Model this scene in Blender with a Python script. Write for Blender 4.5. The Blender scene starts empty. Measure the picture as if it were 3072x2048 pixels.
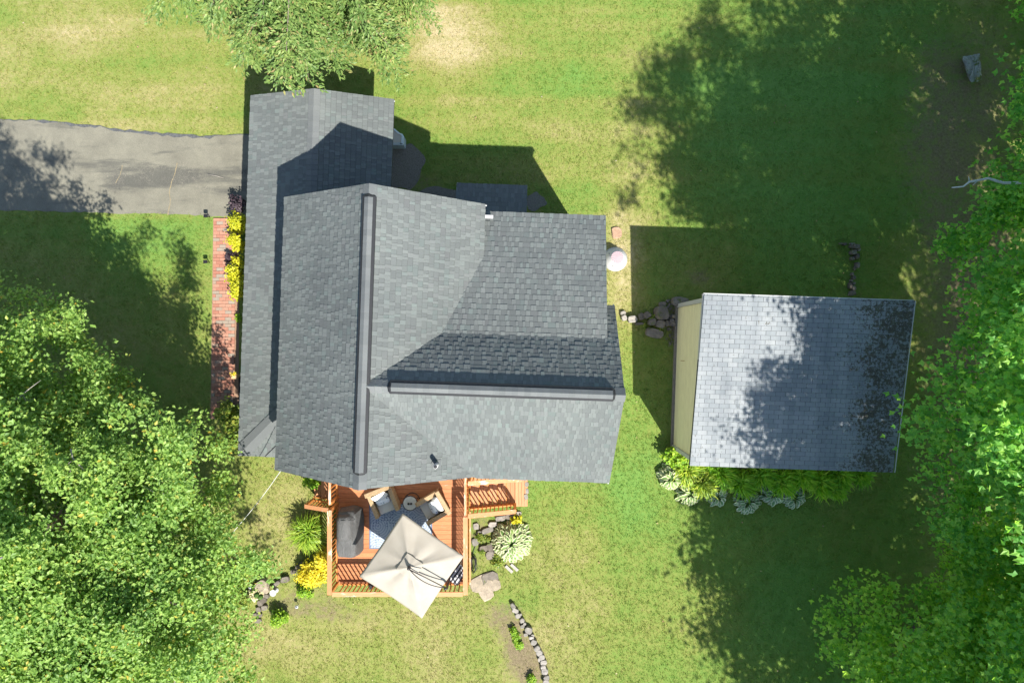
import bpy, bmesh, math, random
import numpy as np
from mathutils import Vector, Matrix, noise as mnoise

random.seed(7)
C = bpy.context.scene.collection
SC = bpy.context.scene

# ------------------------------------------------------------------ camera, sky, sun, exposure
CAM_H, FPX = 23.0, 2048.0
cam_d = bpy.data.cameras.new('camera'); cam_d.lens = 24.0; cam_d.sensor_width = 36.0
cam_d.clip_end = 2000
cam = bpy.data.objects.new('camera', cam_d); C.objects.link(cam)
cam.location = (0, 0, CAM_H); cam.rotation_euler = (0, 0, 0)
SC.camera = cam

SUN_EL = math.radians(49.3)
SUN_DX, SUN_DY = 0.521, -0.853            # horizontal direction TOWARDS the sun
world = bpy.data.worlds.new('World'); SC.world = world; world.use_nodes = True
wn = world.node_tree; wn.nodes.clear()
bg = wn.nodes.new('ShaderNodeBackground'); wo = wn.nodes.new('ShaderNodeOutputWorld')
sky = wn.nodes.new('ShaderNodeTexSky'); sky.sky_type = 'NISHITA'; sky.sun_disc = False
sky.sun_elevation = SUN_EL; sky.sun_rotation = math.atan2(SUN_DX, SUN_DY)
sky.air_density = 1.0; sky.dust_density = 0.6; sky.ozone_density = 1.0
wn.links.new(sky.outputs[0], bg.inputs[0]); bg.inputs[1].default_value = 0.092
wn.links.new(bg.outputs[0], wo.inputs[0])
sun_d = bpy.data.lights.new('sun', 'SUN'); sun_d.energy = 4.2; sun_d.angle = math.radians(0.53)
sun_d.color = (1.0, 0.955, 0.88)
sun = bpy.data.objects.new('sun', sun_d); C.objects.link(sun); sun.location = (10, -16, 30)
sd = Vector((SUN_DX * math.cos(SUN_EL), SUN_DY * math.cos(SUN_EL), math.sin(SUN_EL)))
sun.rotation_euler = sd.to_track_quat('Z', 'Y').to_euler()
SC.view_settings.view_transform = 'Standard'; SC.view_settings.look = 'None'
SC.view_settings.gamma = 1.0; SC.view_settings.use_curve_mapping = False
SC.view_settings.exposure = 1.5
SC.cycles.max_bounces = 8; SC.cycles.diffuse_bounces = 4

# ------------------------------------------------------------------ helpers
def W(px, py, h=0.0):
    k = (CAM_H - h) / FPX
    return ((px - 1536) * k, (1024 - py) * k)
def W3(px, py, h=0.0):
    x, y = W(px, py, h); return (x, y, h)

def tag(o, label=None, cat=None, group=None, kind=None):
    if label: o['label'] = label
    if cat: o['category'] = cat
    if group: o['group'] = group
    if kind: o['kind'] = kind
    return o
def thing(name, label, cat, loc=(0, 0, 0), rz=0.0, group=None):
    o = bpy.data.objects.new(name, None); C.objects.link(o)
    o.location = loc; o.rotation_euler = (0, 0, rz)
    o.empty_display_size = 0.2
    return tag(o, label, cat, group)
def link(name, me, parent=None, mat=None):
    o = bpy.data.objects.new(name, me); C.objects.link(o)
    if mat is not None and len(me.materials) == 0: me.materials.append(mat)
    if parent is not None: o.parent = parent
    return o

class MB:
    def __init__(s): s.v = []; s.f = []
    def add(s, vs, fs):
        b = len(s.v); s.v += [tuple(p) for p in vs]; s.f += [tuple(b + i for i in f) for f in fs]
    def box(s, c, d, rz=0.0, M=None):
        x, y, z = d[0] / 2, d[1] / 2, d[2] / 2
        vs = [Vector(p) for p in ((-x,-y,-z),(x,-y,-z),(x,y,-z),(-x,y,-z),(-x,-y,z),(x,-y,z),(x,y,z),(-x,y,z))]
        R = M if M is not None else Matrix.Rotation(rz, 3, 'Z')
        vs = [R @ p + Vector(c) for p in vs]
        s.add(vs, [(3,2,1,0),(4,5,6,7),(0,1,5,4),(1,2,6,5),(2,3,7,6),(3,0,4,7)])
    def span(s, a, b):
        s.box([(a[i] + b[i]) / 2 for i in range(3)], [abs(b[i] - a[i]) for i in range(3)])
    def bar(s, a, b, w, t):
        a = Vector(a); b = Vector(b); d = b - a; L = d.length; d.normalize()
        up = Vector((0, 0, 1)) if abs(d.z) < .95 else Vector((0, 1, 0))
        sx = d.cross(up).normalized(); up = sx.cross(d)
        M = Matrix((sx, d, up)).transposed()
        s.box((a + b) / 2, (w, L, t), M=M)
    def tube(s, pts, rad, n=8, cap=True):
        pts = [Vector(p) for p in pts]; rings = []
        if not isinstance(rad, (list, tuple)): rad = [rad] * len(pts)
        px = None
        for i, p in enumerate(pts):
            d = (pts[min(i + 1, len(pts) - 1)] - pts[max(i - 1, 0)]).normalized()
            if px is None:
                px = d.orthogonal().normalized()
            else:
                px = (px - d * px.dot(d)); px = px.normalized() if px.length > 1e-5 else d.orthogonal().normalized()
            py = d.cross(px)
            rings.append([p + (px * math.cos(2 * math.pi * k / n) + py * math.sin(2 * math.pi * k / n)) * rad[i] for k in range(n)])
        vs = [q for r in rings for q in r]; fs = []
        for i in range(len(rings) - 1):
            for k in range(n):
                fs.append((i * n + k, i * n + (k + 1) % n, (i + 1) * n + (k + 1) % n, (i + 1) * n + k))
        if cap:
            fs.append(tuple(range(n - 1, -1, -1))); b = (len(rings) - 1) * n; fs.append(tuple(b + k for k in range(n)))
        s.add(vs, fs)
    def lathe(s, prof, c=(0, 0, 0), n=28):
        vs = []; fs = []
        for r, z in prof:
            for k in range(n):
                a = 2 * math.pi * k / n; vs.append((c[0] + r * math.cos(a), c[1] + r * math.sin(a), c[2] + z))
        for i in range(len(prof) - 1):
            for k in range(n):
                fs.append((i * n + k, i * n + (k + 1) % n, (i + 1) * n + (k + 1) % n, (i + 1) * n + k))
        fs.append(tuple(range(n - 1, -1, -1))); b = (len(prof) - 1) * n; fs.append(tuple(b + k for k in range(n)))
        s.add(vs, fs)
    def prism(s, poly, z0, z1):
        n = len(poly)
        area = sum(poly[i][0] * poly[(i + 1) % n][1] - poly[(i + 1) % n][0] * poly[i][1] for i in range(n))
        if area < 0: poly = poly[::-1]
        vs = [(p[0], p[1], z0) for p in poly] + [(p[0], p[1], z1) for p in poly]
        s.add(vs, [tuple(range(n - 1, -1, -1)), tuple(range(n, 2 * n))] + [(i, (i + 1) % n, n + (i + 1) % n, n + i) for i in range(n)])
    def extr(s, pts, d):
        """planar polygon (3D) extruded along d"""
        n = len(pts); d = Vector(d)
        vs = [Vector(p) for p in pts] + [Vector(p) + d for p in pts]
        s.add(vs, [tuple(range(n - 1, -1, -1)), tuple(range(n, 2 * n))] + [(i, (i + 1) % n, n + (i + 1) % n, n + i) for i in range(n)])
    def mesh(s, name, mat=None, smooth=False):
        me = bpy.data.meshes.new(name); me.from_pydata(s.v, [], s.f); me.update()
        bm = bmesh.new(); bm.from_mesh(me); bmesh.ops.recalc_face_normals(bm, faces=bm.faces); bm.to_mesh(me); bm.free()
        if mat: me.materials.append(mat)
        if smooth: me.polygons.foreach_set('use_smooth', [True] * len(me.polygons))
        return me
    def build(s, name, mat, parent=None, smooth=False, bevel=0.0):
        o = link(name, s.mesh(name, mat, smooth), parent)
        if bevel:
            m = o.modifiers.new('bevel', 'BEVEL'); m.width = bevel; m.segments = 2; m.limit_method = 'ANGLE'
        return o

def npmesh(name, V, F, mat, smooth=False, attrs=None):
    """V (n,3) float, F (m,k) int -> mesh"""
    me = bpy.data.meshes.new(name); n, (m, k) = len(V), F.shape
    me.vertices.add(n); me.vertices.foreach_set('co', np.ascontiguousarray(V, dtype=np.float32).ravel())
    me.loops.add(m * k); me.loops.foreach_set('vertex_index', F.astype(np.int32).ravel())
    me.polygons.add(m); me.polygons.foreach_set('loop_start', np.arange(0, m * k, k, dtype=np.int32))
    me.polygons.foreach_set('use_smooth', np.full(m, bool(smooth)))
    if attrs:
        for a, val in attrs.items():
            at = me.attributes.new(a, 'FLOAT', 'POINT'); at.data.foreach_set('value', np.asarray(val, dtype=np.float32))
    me.update(calc_edges=True)
    me.materials.append(mat)
    return me

# numpy value noise --------------------------------------------------------------
_rng = np.random.RandomState(11)
_G = _rng.rand(256, 256)
def vnoise(x, y):
    xi = np.floor(x).astype(int); yi = np.floor(y).astype(int); fx = x - xi; fy = y - yi
    fx = fx * fx * (3 - 2 * fx); fy = fy * fy * (3 - 2 * fy)
    g = lambda a, b: _G[a % 256, b % 256]
    return (g(xi, yi) * (1 - fx) + g(xi + 1, yi) * fx) * (1 - fy) + (g(xi, yi + 1) * (1 - fx) + g(xi + 1, yi + 1) * fx) * fy
def fbm(x, y, o=4):
    r = 0; a = .5; t = 0
    for i in range(o):
        r = r + a * vnoise(x * 2 ** i + 17.3 * i, y * 2 ** i + 5.1 * i); t += a; a *= .5
    return r / t

# ------------------------------------------------------------------ materials
class NT:
    def __init__(s, name):
        s.m = bpy.data.materials.new(name); s.m.use_nodes = True; s.t = s.m.node_tree
        s.b = s.t.nodes['Principled BSDF']; s.out = s.t.nodes['Material Output']
    def n(s, t, **kw):
        x = s.t.nodes.new(t)
        for k, v in kw.items():
            if k in x.inputs: x.inputs[k].default_value = v
            else: setattr(x, k, v)
        return x
    def l(s, a, b): s.t.links.new(a, b)
    def noise(s, scale, detail=4, rough=.6, vec=None, dist=0.0):
        x = s.n('ShaderNodeTexNoise'); x.inputs['Scale'].default_value = scale
        x.inputs['Detail'].default_value = detail; x.inputs['Roughness'].default_value = rough
        x.inputs['Distortion'].default_value = dist
        s.l(vec if vec is not None else s.pos(), x.inputs['Vector']); return x.outputs['Fac']
    def pos(s):
        if not hasattr(s, '_p'): s._p = s.n('ShaderNodeNewGeometry')
        return s._p.outputs['Position']
    def island(s):
        s.pos(); return s._p.outputs['Random Per Island']
    def objcoord(s):
        return s.n('ShaderNodeTexCoord').outputs['Object']
    def rand(s):
        """0..1 per piece: works for separate objects and for islands of one mesh"""
        oi = s.n('ShaderNodeObjectInfo')
        return s.math('FRACT', s.math('ADD', oi.outputs['Random'], s.island()))
    def math(s, op, a, b=None, clamp=False):
        x = s.n('ShaderNodeMath'); x.operation = op; x.use_clamp = clamp
        for i, q in enumerate((a, b)):
            if q is None: continue
            if isinstance(q, (int, float)): x.inputs[i].default_value = q
            else: s.l(q, x.inputs[i])
        return x.outputs[0]
    def ramp(s, fac, stops, mode='LINEAR'):
        x = s.n('ShaderNodeValToRGB'); r = x.color_ramp; r.interpolation = mode
        while len(r.elements) < len(stops): r.elements.new(.5)
        for e, (p, c) in zip(r.elements, stops):
            e.position = p; e.color = (*c, 1) if len(c) == 3 else c
        s.l(fac, x.inputs[0]); return x.outputs[0]
    def mix(s, fac, a, b, mode='MIX'):
        x = s.n('ShaderNodeMix'); x.data_type = 'RGBA'; x.blend_type = mode
        for i, q in ((0, fac), (6, a), (7, b)):
            if isinstance(q, (int, float)): x.inputs[i].default_value = q
            elif isinstance(q, tuple): x.inputs[i].default_value = (*q, 1)
            else: s.l(q, x.inputs[i])
        return x.outputs[2]
    def sstep(s, v, a, b):
        x = s.n('ShaderNodeMapRange'); x.interpolation_type = 'SMOOTHSTEP'
        x.inputs[1].default_value = a; x.inputs[2].default_value = b; s.l(v, x.inputs[0]); return x.outputs[0]
    def attr(s, name):
        x = s.n('ShaderNodeAttribute'); x.attribute_name = name; return x.outputs['Fac']
    def color(s, c):
        if isinstance(c, tuple): s.b.inputs['Base Color'].default_value = (*c, 1)
        else: s.l(c, s.b.inputs['Base Color'])
    def rough(s, r, spec=.3):
        s.b.inputs['Roughness'].default_value = r; s.b.inputs['Specular IOR Level'].default_value = spec
    def bump(s, h, strength=.5, dist=.01):
        x = s.n('ShaderNodeBump'); x.inputs['Strength'].default_value = strength; x.inputs['Distance'].default_value = dist
        s.l(h, x.inputs['Height']); s.l(x.outputs[0], s.b.inputs['Normal'])
    def translucent(s, col, amt):
        t = s.n('ShaderNodeBsdfTranslucent'); mx = s.n('ShaderNodeMixShader'); mx.inputs[0].default_value = amt
        if isinstance(col, tuple): t.inputs[0].default_value = (*col, 1)
        else: s.l(col, t.inputs[0])
        s.l(s.b.outputs[0], mx.inputs[1]); s.l(t.outputs[0], mx.inputs[2]); s.l(mx.outputs[0], s.out.inputs[0])

def scale3(c, k): return tuple(x * k for x in c)
def simple(name, c, rough=.6, var=.12, nscale=12, spec=.3, metal=0.0, bump=0.0):
    t = NT(name); f = t.noise(nscale, 5, .65)
    t.color(t.ramp(f, [(.25, scale3(c, 1 - var)), (.75, scale3(c, 1 + var))])); t.rough(rough, spec)
    t.b.inputs['Metallic'].default_value = metal
    if bump: t.bump(t.noise(nscale * 8, 4), bump, .01)
    return t.m
M = {}

def grass_color(t):
    dry = t.attr('dry'); dirt = t.attr('dirt')
    fine = t.noise(9, 4, .7); mid = t.noise(1.6, 4, .65)
    d = t.math('ADD', dry, t.math('MULTIPLY', t.math('SUBTRACT', fine, .5), .8))
    d = t.math('ADD', d, t.math('MULTIPLY', t.math('SUBTRACT', mid, .5), .5), True)
    g = t.ramp(d, [(0.0, (.138, .285, .058)), (.28, (.155, .250, .046)), (.52, (.225, .262, .063)), (.76, (.325, .300, .12)), (1.0, (.48, .405, .24))])  # lush green end raised in colour to brighten the lawn in tree shade
    soil = t.ramp(t.noise(14, 5, .7), [(.3, (.11, .085, .05)), (.7, (.30, .235, .15))])
    dd = t.sstep(t.math('ADD', dirt, t.math('MULTIPLY', t.math('SUBTRACT', t.math('ADD', t.math('MULTIPLY', t.noise(5, 4, .7), .6), t.math('MULTIPLY', t.noise(1.1, 4, .7), .4)), .5), 1.5)), .3, .8)
    return t.mix(dd, g, soil)
t = NT('ground_turf'); t.color(t.mix(t.math('MULTIPLY', t.noise(60, 3, .7), .55), grass_color(t), (.075, .075, .03))); t.rough(.95, .1); t.bump(t.noise(45, 4, .8), .7, .04); M['ground'] = t.m
t = NT('grass_blades')
gc = grass_color(t); r = t.island()
gc = t.mix(1.0, gc, t.ramp(r, [(0, (.62, .72, .55)), (.5, (.98, 1.0, .95)), (1, (1.38, 1.28, 1.15))]), 'MULTIPLY')
t.color(gc); t.rough(.75, .15); t.translucent(gc, .3); M['grass'] = t.m

def shingle_mat(name, stops, grain=(.8, 1.2), moss=False):
    t = NT(name); r = t.rand(); c = t.ramp(r, stops, 'LINEAR')
    if name == 'roof_shingle': c = t.mix(t.attr('low'), c, t.mix(1.0, c, (.85, .85, .86), 'MULTIPLY'))
    big = t.noise(.5, 3, .6)
    c = t.mix(1.0, c, t.ramp(big, [(.3, (.86, .87, .88)), (.7, (1.10, 1.10, 1.09))]), 'MULTIPLY')
    gr = t.noise(160, 2, .6)
    c = t.mix(1.0, c, t.ramp(gr, [(.25, (grain[0],) * 3), (.75, (grain[1],) * 3)]), 'MULTIPLY')
    if moss:
        sx = t.n('ShaderNodeSeparateXYZ'); t.l(t.pos(), sx.inputs[0])
        edge = t.sstep(sx.outputs[0], 8.9, 10.9)
        nz = t.math('ADD', t.math('MULTIPLY', t.noise(11, 6, .8), .93), t.math('MULTIPLY', t.rand(), .07)); nb = t.noise(.9, 4, .65)
        f = t.math('ADD', t.math('MULTIPLY', edge, .40), t.math('ADD', t.math('MULTIPLY', t.math('SUBTRACT', nz, .5), 2.6), t.math('MULTIPLY', t.math('SUBTRACT', nb, .5), .9)))
        f = t.sstep(f, .31, .46)
        mc = t.ramp(t.noise(30, 3), [(.3, (.035, .030, .020)), (.6, (.085, .072, .042)), (.8, (.15, .13, .06))])
        c = t.mix(t.math('MULTIPLY', f, .85), c, mc)
        # broad weather streaks running down the slope
        mp = t.n('ShaderNodeMapping'); mp.inputs['Scale'].default_value = (1.6, .12, 1); t.l(t.pos(), mp.inputs[0])
        st = t.noise(1.0, 4, .6, mp.outputs[0])
        c = t.mix(1.0, c, t.ramp(st, [(.3, (.70, .72, .75)), (.6, (1.04, 1.04, 1.04))]), 'MULTIPLY')
    t.color(c); t.rough(.9, .2); t.bump(gr, .35, .004); return t.m
M['shingle'] = shingle_mat('roof_shingle', [(0, (.114, .124, .120)), (.4, (.121, .132, .127)), (.75, (.127, .139, .133)), (.86, (.122, .143, .135)), (.93, (.115, .121, .119)), (1, (.132, .144, .139))])
M['shingle_shed'] = shingle_mat('shed_shingle', [(0, (.195, .212, .222)), (.4, (.225, .24, .25)), (.8, (.245, .258, .265)), (1, (.21, .228, .238))], (.88, 1.1), True)
M['cap'] = shingle_mat('ridge_cap_shingle', [(0, (.104, .111, .111)), (.5, (.115, .122, .122)), (1, (.125, .132, .131))])
M['underlay'] = simple('roof_underlay', (.045, .048, .05), .9)
M['vent_dark'] = simple('vent_plastic', (.018, .019, .021), .6)
M['trim'] = simple('white_trim', (.45, .45, .44), .5, .05)
M['siding'] = simple('house_siding', (.42, .41, .38), .6, .06)
M['glass'] = simple('window_glass', (.03, .04, .05), .08, .05, spec=.6)
M['yellow_siding'] = None
t = NT('shed_yellow_board'); r = t.rand()
mp = t.n('ShaderNodeMapping'); mp.inputs['Scale'].default_value = (6, .5, 6); t.l(t.pos(), mp.inputs[0])
g = t.noise(5, 5, .7, mp.outputs[0])
c = t.mix(1.0, t.ramp(r, [(0, (.72, .665, .43)), (1, (.77, .715, .47))]), t.ramp(g, [(.25, (.82, .80, .75)), (.6, (1.05, 1.04, 1.02))]), 'MULTIPLY')
t.color(c); t.rough(.6, .3); M['yellow_siding'] = t.m
M['foundation'] = simple('foundation', (.20, .18, .15), .9, .25, 8)

# deck wood
def wood(name, lo, hi, worn, wear, axis='X'):
    t = NT(name); r = t.rand()
    oc = t.objcoord()
    mp = t.n('ShaderNodeMapping'); mp.inputs['Scale'].default_value = (1.2, 14, 14) if axis == 'X' else (14, 1.2, 14)
    t.l(t.pos(), mp.inputs[0])
    g = t.noise(3.0, 6, .7, mp.outputs[0], .4)
    c = t.mix(r, lo, hi)
    c = t.mix(1.0, c, t.ramp(g, [(.25, (.70, .68, .66)), (.6, (1.08, 1.08, 1.08))]), 'MULTIPLY')
    mp2 = t.n('ShaderNodeMapping'); mp2.inputs['Scale'].default_value = (.9, 4.5, 4) if axis == 'X' else (4.5, .9, 4)
    t.l(t.pos(), mp2.inputs[0])
    wv = t.math('ADD', t.noise(2.0, 6, .72, mp2.outputs[0], .8), t.math('MULTIPLY', t.math('SUBTRACT', t.noise(.9, 2), .5), .5))
    c = t.mix(t.sstep(wv, wear, wear + .10), c, worn)
    t.color(c); t.rough(.62, .25); t.bump(g, .3, .004); return t.m
DL, DH, DW = (.35, .135, .056), (.46, .19, .083), (.44, .34, .28)
M['deck'] = wood('deck_stain', DL, DH, DW, .66)
M['deck_ns'] = wood('deck_stain_crosswise', (.38, .18, .085), (.46, .225, .11), DW, .74, 'Y')
M['rail'] = wood('rail_stain_lengthwise', (.42, .185, .08), (.50, .235, .11), (.52, .43, .37), .57)
M['rail_ns'] = wood('rail_stain_crosswise', (.42, .185, .08), (.50, .235, .11), (.52, .43, .37), .54, 'Y')
M['baluster'] = wood('baluster_stain', (.44, .17, .045), (.56, .23, .065), DW, .75)

# driveway
t = NT('driveway_asphalt')
sx = t.n('ShaderNodeSeparateXYZ'); t.l(t.pos(), sx.inputs[0])
mp = t.n('ShaderNodeMapping'); mp.inputs['Scale'].default_value = (.28, 1.5, 1); t.l(t.pos(), mp.inputs[0])
st = t.noise(1.6, 5, .65, mp.outputs[0], .3)
base = t.ramp(t.noise(1.1, 5, .65), [(.25, (.122, .116, .093)), (.55, (.164, .157, .124)), (.8, (.200, .189, .146))])
yb = t.math('ABSOLUTE', t.math('SUBTRACT', sx.outputs[1], 5.55))
xw = t.sstep(sx.outputs[0], -15.5, -12.5)
band = t.math('MULTIPLY', t.sstep(yb, .75, .1), xw)
wm = t.sstep(t.math('ADD', st, t.math('MULTIPLY', band, .24)), .54, .76)
c = t.mix(t.math('MULTIPLY', wm, .75), base, (.060, .061, .056))
vo = t.n('ShaderNodeTexVoronoi'); vo.feature = 'DISTANCE_TO_EDGE'; vo.inputs['Scale'].default_value = 7.5
wp = t.n('ShaderNodeMapping'); wp.inputs['Scale'].default_value = (1, 1.5, 1)
ns = t.n('ShaderNodeTexNoise'); ns.inputs['Scale'].default_value = 2.5; t.l(t.pos(), ns.inputs['Vector'])
vm = t.n('ShaderNodeVectorMath'); vm.operation = 'ADD'; t.l(t.pos(), vm.inputs[0]); t.l(ns.outputs['Color'], vm.inputs[1])
t.l(vm.outputs[0], wp.inputs[0]); t.l(wp.outputs[0], vo.inputs['Vector'])
ck = t.math('MULTIPLY', t.sstep(vo.outputs['Distance'], .045, .01), t.math('MULTIPLY', band, t.sstep(t.noise(1.3, 3), .36, .62)))
c = t.mix(t.math('MULTIPLY', ck, .6), c, (.22, .20, .165))
c = t.mix(1.0, c, t.ramp(t.noise(70, 3, .7), [(.2, (.55, .55, .56)), (.8, (1.45, 1.44, 1.41))]), 'MULTIPLY')
t.color(c); t.rough(.92, .15); t.bump(t.noise(90, 3, .7), .4, .01); M['asphalt'] = t.m
M['asphalt_edge'] = simple('broken_asphalt', (.075, .078, .08), .95, .45, 14, bump=.4)
M['crack_fill'] = simple('crack_weeds', (.215, .175, .105), .95, .3, 30)
M['gravel'] = simple('grey_gravel', (.15, .14, .12), .95, .45, 30, bump=.6)
t = NT('path_brick'); r = t.rand()
c = t.ramp(r, [(0, (.28, .125, .085)), (.35, (.33, .158, .108)), (.62, (.32, .18, .125)), (.78, (.35, .178, .122)), (.86, (.24, .195, .15)), (1, (.26, .215, .17))])
c = t.mix(1.0, c, t.ramp(t.noise(22, 5, .7), [(.2, (.78, .78, .78)), (.8, (1.2, 1.2, 1.2))]), 'MULTIPLY')
t.color(c); t.rough(.9, .2); M['brick'] = t.m
M['joint'] = simple('sandy_joint', (.24, .15, .10), .95, .3, 30)

def stone_mat(name, lo, hi, moss=.0):
    t = NT(name); r = t.rand(); c = t.mix(r, lo, hi)
    n1 = t.noise(6, 6, .7)
    c = t.mix(1.0, c, t.ramp(n1, [(.25, (.6, .6, .6)), (.75, (1.35, 1.33, 1.3))]), 'MULTIPLY')
    if moss: c = t.mix(t.sstep(t.noise(3.5, 4, .7), .62 - moss, .74 - moss), c, (.09, .11, .03))
    t.color(c); t.rough(.92, .2); t.bump(t.noise(22, 5, .7), .6, .02); return t.m
M['stone_dark'] = stone_mat('boulder_stone', (.115, .10, .082), (.185, .165, .14), .06)
M['stone_pale'] = stone_mat('pale_stone', (.17, .16, .14), (.28, .26, .235))
M['stone_tan'] = stone_mat('tan_stone', (.24, .205, .15), (.30, .255, .195))
M['stone_pink'] = stone_mat('pinkish_stone', (.30, .19, .13), (.32, .21, .145))
M['stone_block'] = stone_mat('mossy_block', (.22, .225, .22), (.26, .265, .26), .10)

def leaf_mat(name, stops, trans=.35, tscale=1.5, big=True, spec=.35, rough=.5):
    t = NT(name); r = t.island(); c = t.ramp(r, stops)
    if big:
        c = t.mix(1.0, c, t.ramp(t.noise(.55, 4, .65), [(.3, (.78, .85, .8)), (.7, (1.25, 1.15, 1.0))]), 'MULTIPLY')
    t.color(c); t.rough(rough, spec)
    tc = t.mix(1.0, c, (tscale * 1.05, tscale, tscale * .5), 'MULTIPLY')
    t.translucent(tc, trans); return t.m
M['leaf_sw'] = leaf_mat('broad_leaf_green', [(0, (.11, .215, .045)), (.5, (.195, .335, .075)), (.9, (.29, .43, .115)), (.976, (.32, .40, .09)), (.99, (.46, .40, .08)), (1, (.48, .34, .06))], .45)
M['leaf_e'] = leaf_mat('maple_leaf_green', [(0, (.080, .255, .052)), (.5, (.150, .385, .078)), (1, (.32, .55, .12))], .55, 1.6)
M['leaf_e2'] = leaf_mat('maple_leaf_yellowgreen', [(0, (.10, .275, .045)), (.5, (.19, .41, .072)), (1, (.38, .58, .12))], .55, 1.6)
M['needle'] = leaf_mat('spruce_needle', [(0, (.075, .145, .035)), (.5, (.14, .225, .06)), (.9, (.22, .30, .09)), (1, (.30, .22, .11))], .25, 1.2)
M['leaf_yellow'] = leaf_mat('golden_shrub_leaf', [(0, (.42, .36, .015)), (.5, (.62, .55, .03)), (1, (.75, .68, .08))], .35, 1.1)
M['leaf_lime'] = leaf_mat('lime_shrub_leaf', [(0, (.30, .33, .012)), (.5, (.48, .48, .018)), (1, (.62, .58, .04))], .35, 1.1)
M['leaf_green'] = leaf_mat('bright_green_leaf', [(0, (.10, .24, .012)), (.5, (.20, .36, .02)), (1, (.32, .46, .04))], .35, 1.2)
M['leaf_dull'] = leaf_mat('dull_green_leaf', [(0, (.09, .16, .02)), (.5, (.17, .25, .03)), (1, (.30, .32, .06))], .35, 1.2)
M['leaf_purple'] = leaf_mat('purple_shrub_leaf', [(0, (.03, .018, .028)), (.6, (.055, .035, .05)), (1, (.09, .06, .08))], .2, 1.0)
M['leaf_cream'] = leaf_mat('cream_flower', [(0, (.50, .45, .26)), (.6, (.66, .60, .40)), (1, (.74, .70, .52))], .2, 1.0)
M['blade'] = leaf_mat('daylily_blade', [(0, (.14, .38, .02)), (.5, (.26, .52, .03)), (1, (.44, .62, .07))], .5, 1.4)
M['blade_lime'] = leaf_mat('grass_clump_blade', [(0, (.14, .26, .015)), (.5, (.27, .42, .03)), (1, (.45, .52, .07))], .4, 1.2)
M['spruce_wood'] = simple('spruce_wood', (.15, .125, .10), .95, .3, 20)
M['bark'] = simple('bark', (.13, .11, .09), .95, .4, 20, bump=.5)
M['twig'] = simple('pale_twig', (.24, .22, .19), .9, .25, 20)
M['deadwood'] = simple('dead_branch', (.42, .43, .44), .9, .2, 20)
t = NT('hosta_leaf'); uv = t.n('ShaderNodeUVMap'); sx = t.n('ShaderNodeSeparateXYZ'); t.l(uv.outputs[0], sx.inputs[0])
e = t.math('ADD', sx.outputs[0], t.math('MULTIPLY', t.math('SUBTRACT', t.noise(40, 3), .5), .35))
oi = t.n('ShaderNodeObjectInfo')
green = t.mix(oi.outputs['Random'], (.10, .21, .045), (.22, .33, .085))
c = t.mix(t.sstep(e, .48, .66), green, (.58, .60, .36))
t.color(c); t.rough(.55, .3); t.translucent(c, .25); M['hosta'] = t.m
t = NT('hosta_leaf_blue'); uv = t.n('ShaderNodeUVMap'); sx = t.n('ShaderNodeSeparateXYZ'); t.l(uv.outputs[0], sx.inputs[0])
e = t.math('ADD', sx.outputs[0], t.math('MULTIPLY', t.math('SUBTRACT', t.noise(40, 3), .5), .3))
oi = t.n('ShaderNodeObjectInfo')
green = t.mix(oi.outputs['Random'], (.13, .25, .11), (.22, .34, .17))
c = t.mix(t.sstep(e, .60, .78), green, (.66, .68, .52))
t.color(c); t.rough(.55, .3); t.translucent(c, .25); M['hosta_blue'] = t.m

# furniture
t = NT('umbrella_canvas')
c = t.ramp(t.noise(1.8, 5, .6), [(.3, (.355, .322, .27)), (.7, (.41, .38, .325))])
t.color(c); t.rough(.85, .1); t.bump(t.noise(120, 2), .1, .003); t.translucent((.5, .44, .34), .2); M['canvas'] = t.m
M['dark_metal'] = simple('dark_metal', (.035, .03, .03), .45, .15, 20, .4)
M['black'] = simple('black_plastic', (.012, .012, .014), .5, .15, 20)
M['wicker'] = None
t = NT('tan_wicker'); br = t.n('ShaderNodeTexBrick'); br.inputs['Scale'].default_value = 1; br.inputs['Brick Width'].default_value = .07; br.inputs['Row Height'].default_value = .028
br.inputs['Mortar Size'].default_value = .004
t.l(t.objcoord(), br.inputs['Vector']); br.inputs['Color1'].default_value = (.46, .33, .19, 1); br.inputs['Color2'].default_value = (.36, .25, .14, 1); br.inputs['Mortar'].default_value = (.16, .10, .05, 1)
t.color(br.outputs['Color']); t.rough(.7, .25); t.bump(br.outputs['Fac'], -.6, .006); M['wicker'] = t.m
M['cushion'] = simple('grey_cushion', (.45, .43, .385), .9, .08, 40)
M['white_fabric'] = simple('white_fabric', (.62, .62, .60), .9, .05, 20)
t = NT('spotted_fabric'); vo = t.n('ShaderNodeTexVoronoi'); vo.inputs['Scale'].default_value = 13; vo.inputs['Randomness'].default_value = .25; t.l(t.objcoord(), vo.inputs['Vector'])
t.color(t.mix(t.sstep(vo.outputs['Distance'], .38, .30), (.58, .59, .60), (.10, .13, .20))); t.rough(.9, .2); M['spotted'] = t.m
M['table_white'] = simple('pale_tabletop', (.44, .43, .38), .6, .12, 18)
M['cover'] = None
t = NT('grill_cover_cloth'); mp = t.n('ShaderNodeMapping'); mp.inputs['Scale'].default_value = (8, 2, 1.2); t.l(t.objcoord(), mp.inputs[0])
t.color(t.ramp(t.noise(2, 4), [(.3, (.060, .060, .059)), (.7, (.088, .088, .086))])); t.rough(.65, .3); t.bump(t.noise(2.2, 4, .6, mp.outputs[0], .8), .7, .04); M['cover'] = t.m
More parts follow.
